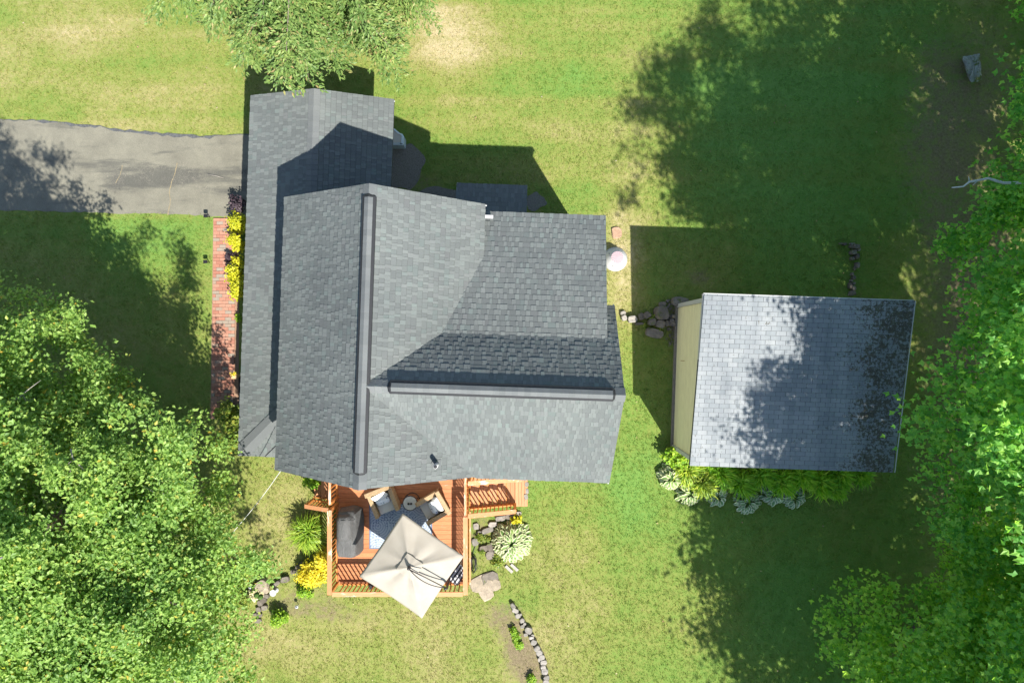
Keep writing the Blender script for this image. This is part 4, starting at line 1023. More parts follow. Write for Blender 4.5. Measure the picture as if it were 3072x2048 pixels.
# spruce --------------------------------------------------------------
def spruce(base, H, seed):
    rng = np.random.RandomState(seed); tr = thing('spruce_tree', 'spruce with drooping sprays reaching over the garage roof edge', 'tree', (base[0], base[1], 0))
    P = []; N = []; D = []; wood_ = MB(); nb = 0
    def bough(ph, L, hh, k):
        ax = np.array([math.cos(ph), math.sin(ph), 0]); sx_ = np.array([-math.sin(ph), math.cos(ph), 0])
        curve = lambda s: ax * (s * L) + np.array([0, 0, hh + .35 * L * .25 * math.sin(s * 2.2) - .55 * s * s * L * .28]) + sx_ * .25 * math.sin(3 * s + k)
        wood_.tube([tuple(curve(s)) for s in np.linspace(0, 1, 6)], [.045, .035, .026, .018, .011, .004], 5)
        s = .22
        while s < 1.0:
            tl = (.25 + .62 * (1 - s) * L * .42 + .18) * rng.uniform(.75, 1.2); o = curve(s)
            for sg in (-1, 1, 0):
                if rng.rand() < .27: continue
                if sg == 0: sg = rng.uniform(-.5, .5)
                td = ax * rng.uniform(.2, .85) + sx_ * sg * rng.uniform(.6, 1.0) + np.array([0, 0, rng.uniform(-.25, .05)]); td /= np.linalg.norm(td)
                m = max(5, int(tl / .018))
                for q in range(m):
                    f = (q + rng.rand()) / m
                    pp = o + td * tl * f + np.array([0, 0, -.18 * f * f * tl]) + rng.randn(3) * np.array([.05, .05, .035])
                    P.append(pp); D.append(td + np.cross(td, [0, 0, 1]) * rng.uniform(-.9, .9) + np.array([0, 0, rng.uniform(-.15, .3)])); N.append(rng.randn(3) * .45 + np.array([0, 0, 1]))
            s += .155 / max(L, .8) * rng.uniform(.8, 1.2)
    for tx_, ty_, th_ in ((-5.95, 6.7, 5.3), (-5.6, 7.7, 5.0), (-7.2, 7.5, 4.9), (-6.5, 7.7, 4.4), (-2.2, 9.2, 4.8), (-3.9, 8.4, 4.9), (-9.7, 8.9, 4.8), (-8.4, 8.6, 4.4)):
        dx_, dy_ = tx_ - base[0], ty_ - base[1]; bough(math.atan2(dy_, dx_), math.hypot(dx_, dy_), th_ + .35, 0)
    h = 2.2
    while h < H - .4:
        R_ = (4.35 if h < 5.2 else 4.35 * (1 - (h - 5.2) / (H - 5.0)) + .25) * (.86 + .14 * (h > 3.0)); nbr = 11 if h < 7 else 8
        for k in range(nbr):
            ph = 2 * math.pi * (k + rng.rand() * .8) / nbr
            if rng.rand() < .2: continue
            bough(ph, R_ * rng.uniform(.62, 1.05), h + rng.uniform(-.25, .25), k)
        h += .62 if h < 6 else .8
    P = np.array(P); D = np.array(D); N = np.array(N)
    D /= np.linalg.norm(D, axis=1, keepdims=True); N -= D * (N * D).sum(1, keepdims=True); N /= np.linalg.norm(N, axis=1, keepdims=True)
    R3 = np.stack([np.cross(D, N), D, N], 1)
    V, F = scatter(P, R3, .115 * (.7 + .6 * rng.rand(len(P))), *SPRIG)
    link('crown', npmesh('crown', V, F, M['needle']), tr)
    wood_.build('branches', M['spruce_wood'], tr, True)['kind'] = 'stuff'
    b = MB(); b.tube([(0, 0, -.1), (0, 0, H * .5), (0, 0, H)], [.24, .15, .02], 10); b.build('trunk', M['bark'], tr, True)
    return tr
spruce((-5.75, 11.45), 11.5, 31)

# shrubs --------------------------------------------------------------
def shrub(name, label, cat, parts, mat, seed, per_=70, cr=.14, ls=.07, leaf=LEAF_R, group=None, stem=True, dens=1.0):
    rng = np.random.RandomState(seed); Vs = []; Fs = []; n0 = 0
    x0, y0 = parts[0][0], parts[0][1]
    sh = thing(name, label, cat, (x0, y0, 0), 0, group)
    for (x, y, rx, ry, h) in parts:
        c_, d_ = clumps_in((x - x0, y - y0, h * .42, rx * .86, ry * .86, h * .55), max(8, int(dens * 26 * (rx * ry) / (cr * cr) / 9)), rng, .5, -.45, .12)
        c_[:, 2] = np.maximum(c_[:, 2], .05)
        V, F = leaf_cloud(c_, d_, cr, per_, ls, rng, leaf, up=.9, outw=.45, rnd=.5, flat=.6); V[:, 2] = np.maximum(V[:, 2], .015)
        Vs.append(V); Fs.append(F + n0); n0 += len(V)
    link('foliage', npmesh('foliage', np.concatenate(Vs), np.concatenate(Fs), mat), sh)
    b = MB(); r2 = random.Random(seed)
    for (x, y, rx, ry, h) in parts:
        for k in range(5):
            b.tube([(x - x0, y - y0, 0), (x - x0 + r2.uniform(-.6, .6) * rx, y - y0 + r2.uniform(-.6, .6) * ry, h * .7)], [.012, .004], 5)
    b.build('stems', M['bark'], sh); return sh
def pxp(px, py, rx, ry, h):
    x, y = W(px, py, h * .6); k = (CAM_H - h * .6) / FPX; return (x, y, rx * k, ry * k, h)
shrub('golden_shrub', 'yellow shrub at the driveway end of the brick path', 'shrub', [pxp(712, 668, 24, 30, .75)], M['leaf_lime'], 1, group='yellow shrubs beside the path')
shrub('golden_shrub', 'yellow shrub just past the first one, above the dark gap', 'shrub', [pxp(710, 722, 22, 28, .75)], M['leaf_lime'], 2, group='yellow shrubs beside the path')
shrub('golden_shrub', 'longest yellow shrub, farthest along the brick path from the driveway', 'shrub', [pxp(705, 800, 24, 28, .7), pxp(708, 850, 20, 36, .65), pxp(712, 875, 14, 20, .6)], M['leaf_lime'], 3, group='yellow shrubs beside the path')
shrub('purple_shrub', 'dark purple leaved shrub at the end of the driveway', 'shrub', [pxp(710, 610, 20, 26, .8)], M['leaf_purple'], 4, ls=.06, dens=.6)
shrub('purple_shrub', 'small dark purple plant poking out between the yellow shrubs', 'shrub', [pxp(690, 772, 10, 14, .35)], M['leaf_purple'], 5, ls=.05, cr=.09)
shrub('green_plant', 'tiny green plant at the brick path edge beyond the yellow shrubs', 'plant', [pxp(714, 955, 7, 9, .3)], M['leaf_green'], 6, ls=.05, cr=.06, per_=40)
shrub('leafy_shrub', 'yellow green leafy shrub against the hipped porch corner', 'shrub', [pxp(690, 1265, 38, 40, .9), pxp(705, 1310, 30, 40, .9), pxp(680, 1235, 30, 24, .8)], M['leaf_dull'], 7, cr=.18, ls=.11)
shrub('golden_shrub', 'bright golden shrub crowding the lower left deck railing', 'shrub', [pxp(935, 1728, 50, 40, .75), pxp(965, 1690, 26, 30, .7), pxp(972, 1655, 14, 26, .7)], M['leaf_yellow'], 8, ls=.07)
shrub('green_shrub', 'small fresh green shrub just below the golden shrub', 'shrub', [pxp(912, 1778, 24, 20, .5)], M['leaf_green'], 9, ls=.06, cr=.11)
shrub('green_shrub', 'small round green shrub alone in the bare soil bed', 'shrub', [pxp(832, 1853, 25, 24, .55)], M['leaf_green'], 10, ls=.06, cr=.11)
shrub('cream_flowers', 'cream flowering clump beside the large tan rock', 'plant', [pxp(768, 1785, 20, 17, .35), pxp(775, 1768, 12, 10, .3)], M['leaf_cream'], 11, ls=.06, cr=.08, per_=26, leaf=LEAF_R)
shrub('leafy_shrub', 'leafy green shrub under the roof corner by the deck stairs', 'shrub', [pxp(935, 1445, 20, 14, .8)], M['leaf_green'], 12, ls=.11, cr=.14, per_=30)
shrub('low_plant', 'narrow row of lime green plants inside the curved stone edging', 'plant', [pxp(1540, 1895, 9, 14, .25), pxp(1548, 1915, 10, 15, .25), pxp(1558, 1937, 11, 13, .25)], M['leaf_green'], 13, ls=.05, cr=.07, per_=40)
shrub('low_plant', 'small lime green plant at the lower end of the stone edging', 'plant', [pxp(1595, 2038, 10, 20, .25)], M['leaf_green'], 14, ls=.05, cr=.07, per_=40)
shrub('lime_plant', 'lime green sprig at the upper edge of the big hosta', 'plant', [pxp(1549, 1562, 13, 9, .45)], M['leaf_lime'], 15, ls=.07, cr=.08, per_=24)
shrub('weeds', 'yellow green weeds at the lower edge of the big hosta', 'plant', [pxp(1492, 1690, 16, 12, .25), pxp(1490, 1672, 10, 10, .2)], M['leaf_dull'], 16, ls=.06, cr=.08, per_=26)
shrub('weeds', 'sparse weeds among the stones beside the deck railing', 'plant', [pxp(1440, 1612, 14, 9, .2), pxp(1463, 1618, 7, 5, .15), pxp(1447, 1655, 10, 7, .15)], M['leaf_dull'], 17, ls=.05, cr=.06, per_=18)
shrub('low_shrub', 'low yellow green bush below the large broadleaf tree', 'shrub', [pxp(690, 1785, 45, 26, .5), pxp(730, 1800, 26, 20, .4)], M['leaf_dull'], 18, ls=.06, cr=.14)
shrub('creeping_weeds', 'yellow green weeds growing among the boulders by the shed', 'plant', [pxp(1975, 985, 14, 6, .25), pxp(1960, 953, 6, 5, .3), pxp(1932, 975, 9, 5, .12)], M['leaf_dull'], 19, ls=.05, cr=.06, per_=22)
shrub('shade_bush', 'bushy green plant under the near corner of the yellow wall', 'shrub', [pxp(2018, 1360, 20, 24, .7), pxp(2040, 1385, 24, 20, .8)], M['leaf_green'], 20, ls=.10, cr=.15, per_=50)

# blade clumps --------------------------------------------------------------
def blade_clump(name, label, cat, px, py, r, h, n, mat, seed, lean=(0, 0), w=.016, group=None):
    rng = np.random.RandomState(seed); x, y = W(px, py, h * .5); ob = thing(name, label, cat, (x, y, 0), 0, group)
    ns = 4; V = []; F = []; k0 = 0
    for i in range(n):
        a_ = rng.rand() * 6.283; L = r * rng.uniform(.55, 1.15); hh = h * rng.uniform(.6, 1.1); b0 = rng.randn(2) * r * .16
        dx, dy = math.cos(a_), math.sin(a_); sxn = np.array([-dy, dx, 0])
        for j in range(ns + 1):
            u = j / ns; out = L * (u ** 1.3); z_ = hh * (math.sin(u * 2.35) / math.sin(1.57)) * (1.0 if u < .7 else 1 - .25 * (u - .7))
            c_ = np.array([b0[0] + dx * out + lean[0] * u * u, b0[1] + dy * out + lean[1] * u * u, max(.02, z_)]); ww = w * (1 - u ** 2) + .002
            V.append(c_ - sxn * ww); V.append(c_ + sxn * ww)
        for j in range(ns): q = k0 + 2 * j; F.append((q, q + 1, q + 3, q + 2))
        k0 += 2 * (ns + 1)
    link('blades', npmesh('blades', np.array(V), np.array(F), mat, True), ob); return ob
blade_clump('grass_clump', 'tall lime green grassy clump beside the left deck railing', 'plant', 928, 1590, .62, .75, 420, M['blade_lime'], 1, (-.05, -.1), .015)
ORD = ['first', 'second', 'third', 'fourth', 'fifth', 'sixth', 'seventh', 'eighth', 'ninth', 'tenth']
for i, (px, py, r, h) in enumerate([(2060,1402,.62,.7),(2100,1440,.6,.7),(2160,1412,.62,.75),(2215,1440,.6,.75),(2275,1412,.62,.75),(2335,1435,.6,.75),(2395,1415,.62,.75),(2450,1440,.6,.7),(2510,1415,.55,.65),(2570,1412,.5,.6),(2495,1455,.5,.6),(2130,1390,.5,.6)]):
    blade_clump('daylily', (ORD[i] + ' daylily clump from the house end of the row along the shed wall') if i < 10 else ('lone daylily clump bulging out of the row near its shaded far end' if i == 10 else 'daylily clump tucked behind the others at the foot of the shed wall'), 'plant', px, py + 4, r * .80, h, 400, M['blade'] if i > 1 else M['blade_lime'], 20 + i, (.16, -.10), .026, 'daylilies along the shed')

# hostas: every leaf its own piece --------------------------------------------------------------
def hosta_leaf(name, mat, L=.19, Wd=.062):
    nl, nw = 5, 2; vs = []; fs = []; uvs = []
    for j in range(nl + 1):
        u = j / nl; w_ = Wd * (math.sin(math.pi * min(1, u ** .8 * .98 + .02)) ** .8 + .02)
        for i in range(-nw, nw + 1):
            s_ = i / nw; vs.append((s_ * w_, u * L, .028 * abs(s_) + .05 * math.sin(u * 2.4) - .035 * u * u)); uvs.append((max(abs(s_), (u - .6) * 2.4), u))
    m = 2 * nw + 1
    for j in range(nl):
        for i in range(2 * nw): a_ = j * m + i; fs.append((a_, a_ + 1, a_ + m + 1, a_ + m))
    me = bpy.data.meshes.new(name); me.from_pydata(vs, [], fs); me.update()
    ul = me.uv_layers.new(name='UVMap')
    for lp in me.loops: ul.data[lp.index].uv = uvs[lp.vertex_index]
    me.polygons.foreach_set('use_smooth', [True] * len(me.polygons)); me.materials.append(mat); return me
HL = [hosta_leaf('leaf', M['hosta'], L, w_) for L, w_ in ((.19, .062), (.22, .066), (.165, .058))]
HB = [hosta_leaf('leaf', M['hosta_blue'], L, w_) for L, w_ in ((.20, .055), (.23, .06), (.18, .052))]
def hosta(px, py, r, h, n, meshes, seed, label):
    rr = random.Random(seed); x, y = W(px, py, h * .5); ob = thing('hosta', label, 'hosta', (x, y, 0), 0, 'hostas')
    for i in range(n):
        f = math.sqrt((i + .5) / n); a_ = i * 2.39996 + rr.uniform(-.25, .25); rad = f * (r - .10); zz = h * (1 - .75 * f ** 2.2) + rr.uniform(-.03, .03)
        o = link('leaf', rr.choice(meshes), ob); s_ = rr.uniform(.85, 1.2)
        o.location = (math.cos(a_) * rad, math.sin(a_) * rad, max(.04, zz)); o.scale = (s_, s_, s_)
        o.rotation_euler = (-.05 - .7 * f + rr.uniform(-.25, .25), rr.uniform(-.3, .3), a_ - math.pi / 2 + rr.uniform(-.4, .4))
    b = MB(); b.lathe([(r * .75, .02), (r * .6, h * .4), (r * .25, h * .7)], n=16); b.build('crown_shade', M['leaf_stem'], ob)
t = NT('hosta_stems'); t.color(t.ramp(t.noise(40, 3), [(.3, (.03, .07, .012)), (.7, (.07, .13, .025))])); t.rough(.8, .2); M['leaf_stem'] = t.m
hosta(1536, 1626, .66, .48, 250, HL, 1, 'big round white-edged hosta beside the deck stairs')
hosta(2012, 1432, .42, .38, 60, HL, 2, 'sunlit hosta at the house end of the row below the shed')
hosta(2068, 1478, .42, .38, 62, HL, 3, 'second hosta in the row below the shed, half in sun')
hosta(2150, 1486, .36, .34, 46, HB, 4, 'small hosta where the tree shadow starts, third in the row')
hosta(2242, 1504, .42, .36, 56, HB, 5, 'spreading dark hosta in the middle of the shaded row')
hosta(2318, 1480, .38, .38, 52, HB, 6, 'upright shaded hosta, next to last in the row below the shed')
hosta(2382, 1490, .36, .36, 48, HB, 7, 'last hosta of the row, closest to the wooded edge')

# ------------------------------------------------------------------ stones
def stone_mesh(rx, ry, rz, seed, mat, rough=.22, flat=False):
    bm = bmesh.new(); bmesh.ops.create_icosphere(bm, subdivisions=2, radius=1.0)
    o_ = Vector((seed * 3.1, seed * 1.7, seed * .9))
    for v in bm.verts:
        d = v.co.normalized(); k = 1 + rough * (mnoise.noise(d * 1.4 + o_) * 1.3 + .4 * mnoise.noise(d * 3.3 + o_))
        p = d * k
        p = Vector([math.copysign(abs(c) ** (.62 if i < 2 else .8), c) for i, c in enumerate(p)])
        if flat: p.z = max(-.3, min(p.z, .55 + .1 * mnoise.noise(d * 2 + o_)))
        v.co = Vector((p.x * rx, p.y * ry, p.z * rz))
    me = bpy.data.meshes.new('stone'); bm.to_mesh(me); bm.free(); me.materials.append(mat); return me
_ss = [0]
def put_stone(px, py, rx, ry, h, mat, rz=0.0, parent=None, name='stone', flat=True, sink=.25):
    _ss[0] += 1; x, y = W(px, py, h * .6); k = CAM_H / FPX
    o = link(name, stone_mesh(rx * k, ry * k, h, _ss[0], mat, flat=flat), parent); o.location = (x, y, h * (.3 if flat else .35)); o.rotation_euler = (random.uniform(-.08, .08), random.uniform(-.08, .08), rz); return o
Z1 = lambda x, y: (1780 + x / 4.356, 680 + y / 4.356)
for (zx, zy, rx, ry, h, rz, mt, lab) in [
    (890, 1125, 20, 21, .42, .2, 'stone_dark', 'largest rounded grey boulder in the rocks beside the shed'),
    (1135, 975, 25, 15, .35, -.1, 'stone_dark', 'dark flat boulder touching the upper corner of the yellow wall'),
    (800, 1390, 27, 14, .22, -.25, 'stone_dark', 'long flat slab lying on the grass below the boulders'),
    (880, 1275, 15, 12, .28, -.2, 'stone_dark', 'squarish boulder just below the largest rounded boulder'),
    (770, 1245, 13, 10, .28, .1, 'stone_dark', 'brownish boulder above the long flat slab'),
    (705, 1155, 11, 10, .30, .6, 'stone_dark', 'angular grey boulder left of the largest rounded boulder'),
    (625, 1170, 9, 11, .26, .2, 'stone_dark', 'narrow boulder at the start of the shade in the rock row'),
    (515, 1205, 14, 11, .24, .1, 'stone_pale', 'sunlit pinkish grey boulder halfway between house and shed'),
    (400, 1190, 8, 9, .2, .3, 'stone_pale', 'sunlit boulder nearest the house wing'),
    (388, 1125, 9, 6, .14, .4, 'stone_pale', 'small whitish rock at the house end of the rock row'),
    (1035, 1250, 8, 11, .24, .2, 'stone_dark', 'upright boulder tight against the yellow shed wall'),
    (1050, 1175, 5, 6, .16, .2, 'stone_tan', 'small tan rock beside the yellow shed wall'),
    (960, 1260, 8, 9, .18, .5, 'stone_dark', 'rough brown rock between the squarish boulder and the wall'),
    (600, 1265, 14, 4, .14, .05, 'stone_dark', 'thin grey rock along the lower side of the rock row'),
    (905, 1010, 12, 7, .14, .1, 'stone_dark', 'low rough rock just above the largest rounded boulder')]:
    px, py = Z1(zx, zy); tag(put_stone(px, py, rx, ry, h, M[mt], rz, name='boulder'), lab, 'boulder', 'boulders between house and shed')
rub = MB(); r2 = random.Random(4)
for k in range(90):
    px, py = Z1(r2.uniform(960, 1070), r2.uniform(960, 1560)); x, y = W(px, py); s_ = r2.uniform(.02, .06); rub.box((x, y, s_ * .4), (s_ * 1.6, s_, s_), r2.uniform(0, 3))
o = rub.build('rubble', M['stone_dark']); tag(o, 'loose broken stones at the foot of the yellow shed wall', 'rubble', kind='stuff')
edging = thing('stone_edging', 'curved row of grey edging stones at the bottom of the lawn', 'stone edging', (0, 0, 0))
for zx, zy, rx, ry, h, rz in [(345,215,40,55,.18,.6),(385,295,62,45,.16,-.5),(430,385,48,45,.15,.2),(475,365,25,25,.12,.2),(505,470,42,42,.17,.4),(550,522,28,26,.12,.1),(510,575,40,32,.12,.3),(620,640,66,58,.2,-.3),(570,720,38,30,.12,.2),(665,768,48,28,.15,.1),(690,735,28,26,.12,0),(710,850,52,56,.17,-.5),(765,960,58,48,.18,.5),(810,1038,58,52,.18,.6),(850,1110,52,50,.18,.4),(820,1150,40,40,.14,.1),(880,1205,62,42,.18,.15),(880,1288,52,38,.19,.1),(905,1362,62,52,.2,-.1),(930,1470,56,44,.2,.1),(925,1545,58,44,.2,0)]:
    put_stone(1480 + zx / 5.85, 1780 + zy / 5.85, rx / 5.85, ry / 5.85, h, M['stone_pale'], rz, edging)
edg2 = thing('stone_edging', 'line of weathered stones around the bed left of the deck', 'stone edging', (0, 0, 0))
for px, py, rx, ry, h, rz in [(880,1714,9,7,.14,.3),(896,1700,10,8,.12,.4),(905,1690,8,6,.1,0),(855,1738,13,9,.2,.2),(831,1749,11,6,.16,.7),(822,1757,7,5,.14,.6),(800,1788,8,7,.14,.3),(790,1800,10,8,.16,.3),(781,1808,9,9,.15,.2),(793,1822,10,8,.14,.2),(775,1828,8,9,.12,.2),(778,1845,9,6,.1,.2),(774,1862,10,7,.1,.2),(765,1842,9,4,.08,.1)]:
    put_stone(px, py, rx, ry, h, M['stone_dark'], rz, edg2)
wall2 = thing('stone_wall', 'low tumbled stone wall in the shade behind the shed', 'stone wall', (0, 0, 0))
for zx, zy, rx, ry, h in [(340,240,40,20,.15),(430,250,45,30,.16),(605,245,60,28,.18),(580,310,35,35,.2),(700,310,70,55,.3),(635,445,60,55,.3),(740,380,40,40,.22),(715,540,42,65,.28),(610,590,40,45,.22),(730,745,38,65,.25),(660,830,24,50,.16),(605,960,26,40,.18),(640,1040,40,50,.18),(585,1115,30,35,.16),(565,1230,38,75,.22),(640,1180,35,35,.2),(640,1290,42,55,.26),(615,1395,60,50,.26),(580,1440,50,30,.22)]:
    put_stone(2480 + zx / 7.84, 700 + zy / 7.84, rx / 7.84, ry / 7.84, h, M['stone_dark'], 0, wall2)
flag = thing('flagstone', 'large tan flagstone step at the foot of the deck corner', 'flagstone', (0, 0, 0))
for px, py, rx, ry, h, rz, mt in [(1440,1750,30,24,.05,.4,'stone_tan'),(1470,1736,26,22,.05,.2,'stone_dark'),(1458,1776,22,24,.05,.5,'stone_tan'),(1424,1757,14,13,.045,.2,'stone_tan'),(1482,1754,20,18,.048,.2,'stone_tan'),(1462,1755,20,18,.045,.1,'stone_tan')]:
    put_stone(px, py, rx, ry, h, M[mt], rz, flag)
bedst = thing('bed_stones', 'flat grey stones set in the bare bed between deck and hosta', 'bed stones', (0, 0, 0))
for px, py, rx, ry, h, rz, mt in [(1500,1555,16,8,.1,.1,'stone_pale'),(1530,1548,14,9,.12,.3,'stone_dark'),(1478,1572,14,8,.1,.1,'stone_pale'),(1463,1590,20,9,.1,.3,'stone_pale'),(1450,1645,14,10,.12,.1,'stone_dark'),(1474,1640,14,14,.14,.3,'stone_dark'),(1472,1665,16,13,.12,.2,'stone_dark'),(1428,1578,9,10,.08,.1,'stone_pale'),(1425,1625,10,12,.08,.3,'stone_pale'),(1440,1600,11,8,.08,.1,'stone_pale'),(1491,1698,5,6,.12,.1,'stone_pale'),(1515,1550,8,6,.1,.1,'stone_dark'),(1580,1452,6,8,.12,.1,'stone_pale'),(1581,1472,5,9,.12,.1,'stone_pale'),(1578,1490,6,9,.14,.1,'stone_pale'),(1574,1510,7,8,.1,.1,'stone_pale'),(1556,1540,9,6,.08,.1,'stone_pale')]:
    put_stone(px, py, rx, ry, h, M[mt], rz, bedst)
for px, py, rz, lab in ((1527, 1705, -.75, 'weathered grey board on the ground below the hosta, the nearer to the deck'), (1543, 1700, -.75, 'weathered grey board on the ground below the hosta, the farther from the deck')):
    b = MB(); x, y = W(px, py); b.box((x, y, .03), (.32, .10, .04), rz); tag(b.build('grey_board', M['copper'], None, bevel=.008), lab, 'board', 'boards below the hosta')
tag(put_stone(785, 1757, 20, 17, .3, M['stone_tan'], .6, name='rock'), 'large tan rock above the cream flowers', 'rock')
tag(put_stone(798, 1769, 9, 10, .2, M['stone_tan'], .1, name='rock'), 'smaller pale rock right beside the large tan rock', 'rock')
tag(put_stone(1850, 698, 15, 18, .07, M['stone_pink'], .1, name='paving_slab'), 'pinkish flat paving slab on the dry strip behind the house wing', 'paving slab')
x, y = W(2912, 202, .3); b = MB()
base_ = [W(p, q, 0) for p, q in ((2888,176),(2932,168),(2938,236),(2908,240))]; top_ = [W(p, q, .42) for p, q in ((2886,171),(2940,160),(2946,240),(2914,247))]
n_ = 7; rr = random.Random(9); vs = []; fs = []
def ring(poly, z, amp):
    out = []
    for i in range(4):
        for k in range(n_):
            u = k / n_; ax, ay = poly[i]; bx, by = poly[(i + 1) % 4]
            out.append((ax + (bx - ax) * u - x + rr.uniform(-amp, amp), ay + (by - ay) * u - y + rr.uniform(-amp, amp), z + rr.uniform(-amp, amp)))
    return out
lv_ = [ring(base_, -.04, .01)] + [ring([(base_[i][0] + (top_[i][0] - base_[i][0]) * f, base_[i][1] + (top_[i][1] - base_[i][1]) * f) for i in range(4)], .42 * f, .018) for f in (.35, .7, 1.0)]
mx_, my_ = sum(p[0] for p in top_) / 4, sum(p[1] for p in top_) / 4
lv_.append(ring([(mx_ + (p[0] - mx_) * .6, my_ + (p[1] - my_) * .6) for p in top_], .45, .025))
m_ = 4 * n_; vs = [p for r_ in lv_ for p in r_]
for i in range(len(lv_) - 1):
    for k in range(m_): fs.append((i * m_ + k, i * m_ + (k + 1) % m_, (i + 1) * m_ + (k + 1) % m_, (i + 1) * m_ + k))
fs.append(tuple((len(lv_) - 1) * m_ + k for k in range(m_)))
b.add(vs, fs); o = b.build('stone_block', M['stone_block']); o.location = (x, y, 0); tag(o, 'rough grey stone block standing in the shade under the trees', 'stone block')

# ------------------------------------------------------------------ small things
# white cone tub with pink lid
x, y = W(1850, 774, .35)
tub = thing('covered_tub', 'white cone shaped tub with a pleated pinkish lid beside the house', 'tub', (x, y, 0))
b = MB(); b.lathe([(.405, 0), (.41, .03), (.36, .12), (.215, .50), (.20, .51)], n=40); b.build('body', M['white_plastic'], tub, True)
b = MB(); vs = [(0, 0, .535)]; nn = 32
for k in range(nn):
    a_ = 2 * math.pi * k / nn; vs.append((.205 * math.cos(a_), .205 * math.sin(a_), .515 + (.008 if k % 2 else -.004)))
fs = [(0, 1 + k, 1 + (k + 1) % nn) for k in range(nn)]; b.add(vs, fs); b.build('lid', M['pink'], tub)
for k in range(3):
    a_ = .9 + k * 1.7; b = MB(); b.box((.29 * math.cos(a_), .29 * math.sin(a_), .335), (.022, .022, .03), a_); b.build('clip', M['black'], tub)
# plastic utility tub under garage eave
x, y = W(1190, 410, .5)
ut = thing('plastic_basin', 'bluish white plastic basin half hidden under the garage eave', 'basin', (x, y, 0), TH)
prof = [(-.30, -.27), (.20, -.27), (.235, -.24), (.235, .02), (.19, .10), (.08, .14), (-.08, .27), (-.30, .29)]
b = MB(); b.prism(prof, 0, .46); b.build('body', M['bluish_plastic'], ut, bevel=.02)
inner_ = [(p[0] * .74 - .02, p[1] * .72) for p in prof]
b = MB()
for i in range(len(prof)):
    j = (i + 1) % len(prof); b.add([(prof[i][0], prof[i][1], .462), (prof[j][0], prof[j][1], .462), (inner_[j][0], inner_[j][1], .50), (inner_[i][0], inner_[i][1], .50)], [(0, 1, 2, 3)])
b.build('rim', M['bluish_plastic'], ut)
b = MB(); b.prism(inner_, .463, .482); b.build('inset', M['cushion'], ut)
for k in (0, 1):
    b = MB(); b.lathe([(.014, .46), (.014, .50)], (.14 + k * .04, -.225, 0), 10); b.build('tap_hole', M['black'], ut)
# path lights
for px, py, lab in ((630, 652, 'black path light where the brick path meets the driveway'), (629, 788, 'black path light on the grass halfway along the brick path')):
    x, y = W(px, py); pl_ = thing('path_light', lab, 'path light', (x, y, 0), 0, 'black path lights')
    b = MB(); b.tube([(0, 0, 0), (0, 0, .26)], .014, 8); b.build('stake', M['black'], pl_)
    b = MB(); b.box((-.02, 0, .28), (.13, .11, .05)); b.build('lamp_head', M['black'], pl_, bevel=.01)
    b = MB(); b.box((-.02, 0, .245), (.10, .08, .02)); b.build('lens', M['white_plastic'], pl_)
# planter by the porch
x, y = W(702, 1129, .75)
pt = thing('planter_box', 'small tan wooden planter with yellow flowers on a post by the porch', 'planter', (x, y, 0))
b = MB(); b.box((0, 0, .69), (.19, .15, .13)); b.build('box', M['tan_wood'], pt, bevel=.006)
b = MB(); b.box((.03, 0, .31), (.07, .07, .62)); b.build('post', M['tan_wood'], pt)
rng = np.random.RandomState(8); pc = rng.randn(60, 3) * np.array([.04, .02, .02]) + np.array([0, .075, .77]); V, F = scatter(pc, frames(rng.randn(60, 3) * .5 + np.array([0, 0, 1]), rng), np.full(60, .04), *LEAF_R)
link('flowers', npmesh('flowers', V, F, M['leaf_yellow']), pt)
# dark bench on the porch path
x, y = W(706, 1172, .3); bn = thing('porch_bench', 'dark bench in the shade beside the end of the brick path', 'bench', (x + .35, y, 0))
for k in range(4):
    b = MB(); b.box((-.15 + k * .085, 0, .43), (.075, .95, .025)); b.build('seat_slat', M['black'], bn)
for sy in (-.42, .42):
    b = MB(); b.box((-.02, sy, .21), (.32, .05, .42)); b.build('leg', M['black'], bn)
# birdbath and solar lights
x, y = W(819, 1778, .30); bb_ = thing('bird_bath', 'white bird bath on a round foot in the stone edged bed', 'bird bath', (x, y, 0))
b = MB(); b.lathe([(.09, 0), (.09, .03), (.035, .06), (.03, .26)], n=24); b.build('foot', M['white_plastic'], bb_, True)
b = MB(); b.lathe([(.03, .26), (.105, .30), (.108, .315), (.098, .312), (.05, .298)], n=28); b.build('bowl', M['white_plastic'], bb_, True)
for px, py, lab in ((890, 1819, 'small white solar light alone on the bare soil below the deck'), (751, 1760, 'small white solar light left of the cream flowers')):
    x, y = W(px, py, .2); so_ = thing('solar_light', lab, 'solar light', (x, y, 0), 0, 'white solar lights')
    b = MB(); b.tube([(0, 0, 0), (0, 0, .2)], .01, 6); b.build('stake', M['white_plastic'], so_)
    b = MB(); b.lathe([(.05, .19), (.058, .20), (.05, .23), (.02, .24)], n=18); b.build('shade', M['white_plastic'], so_, True)
    b = MB(); b.box((0, 0, .243), (.042, .042, .006)); b.build('solar_panel', M['glass'], so_)
# shepherd hook with two feeders
x, y = W(785, 1738); hk = thing('garden_hook', 'thin black garden hook with two small feeders by the tan rock', 'garden hook', (x, y, 0))
b = MB(); b.tube([(0, 0, 0), (0, 0, 1.35), (.08, -.02, 1.5), (.25, -.05, 1.45), (.28, -.06, 1.35)], .008, 6); b.build('pole', M['black'], hk, True)
for k, (ox, oy, oz) in enumerate(((.28, -.06, 1.22), (.33, -.20, 1.02))):
    b = MB(); b.lathe([(.02, .10), (.07, .06), (.085, 0), (.07, -.08), (.03, -.11)], (ox, oy, oz), 16); b.build('feeder', M['leaf_stem'], hk, True)
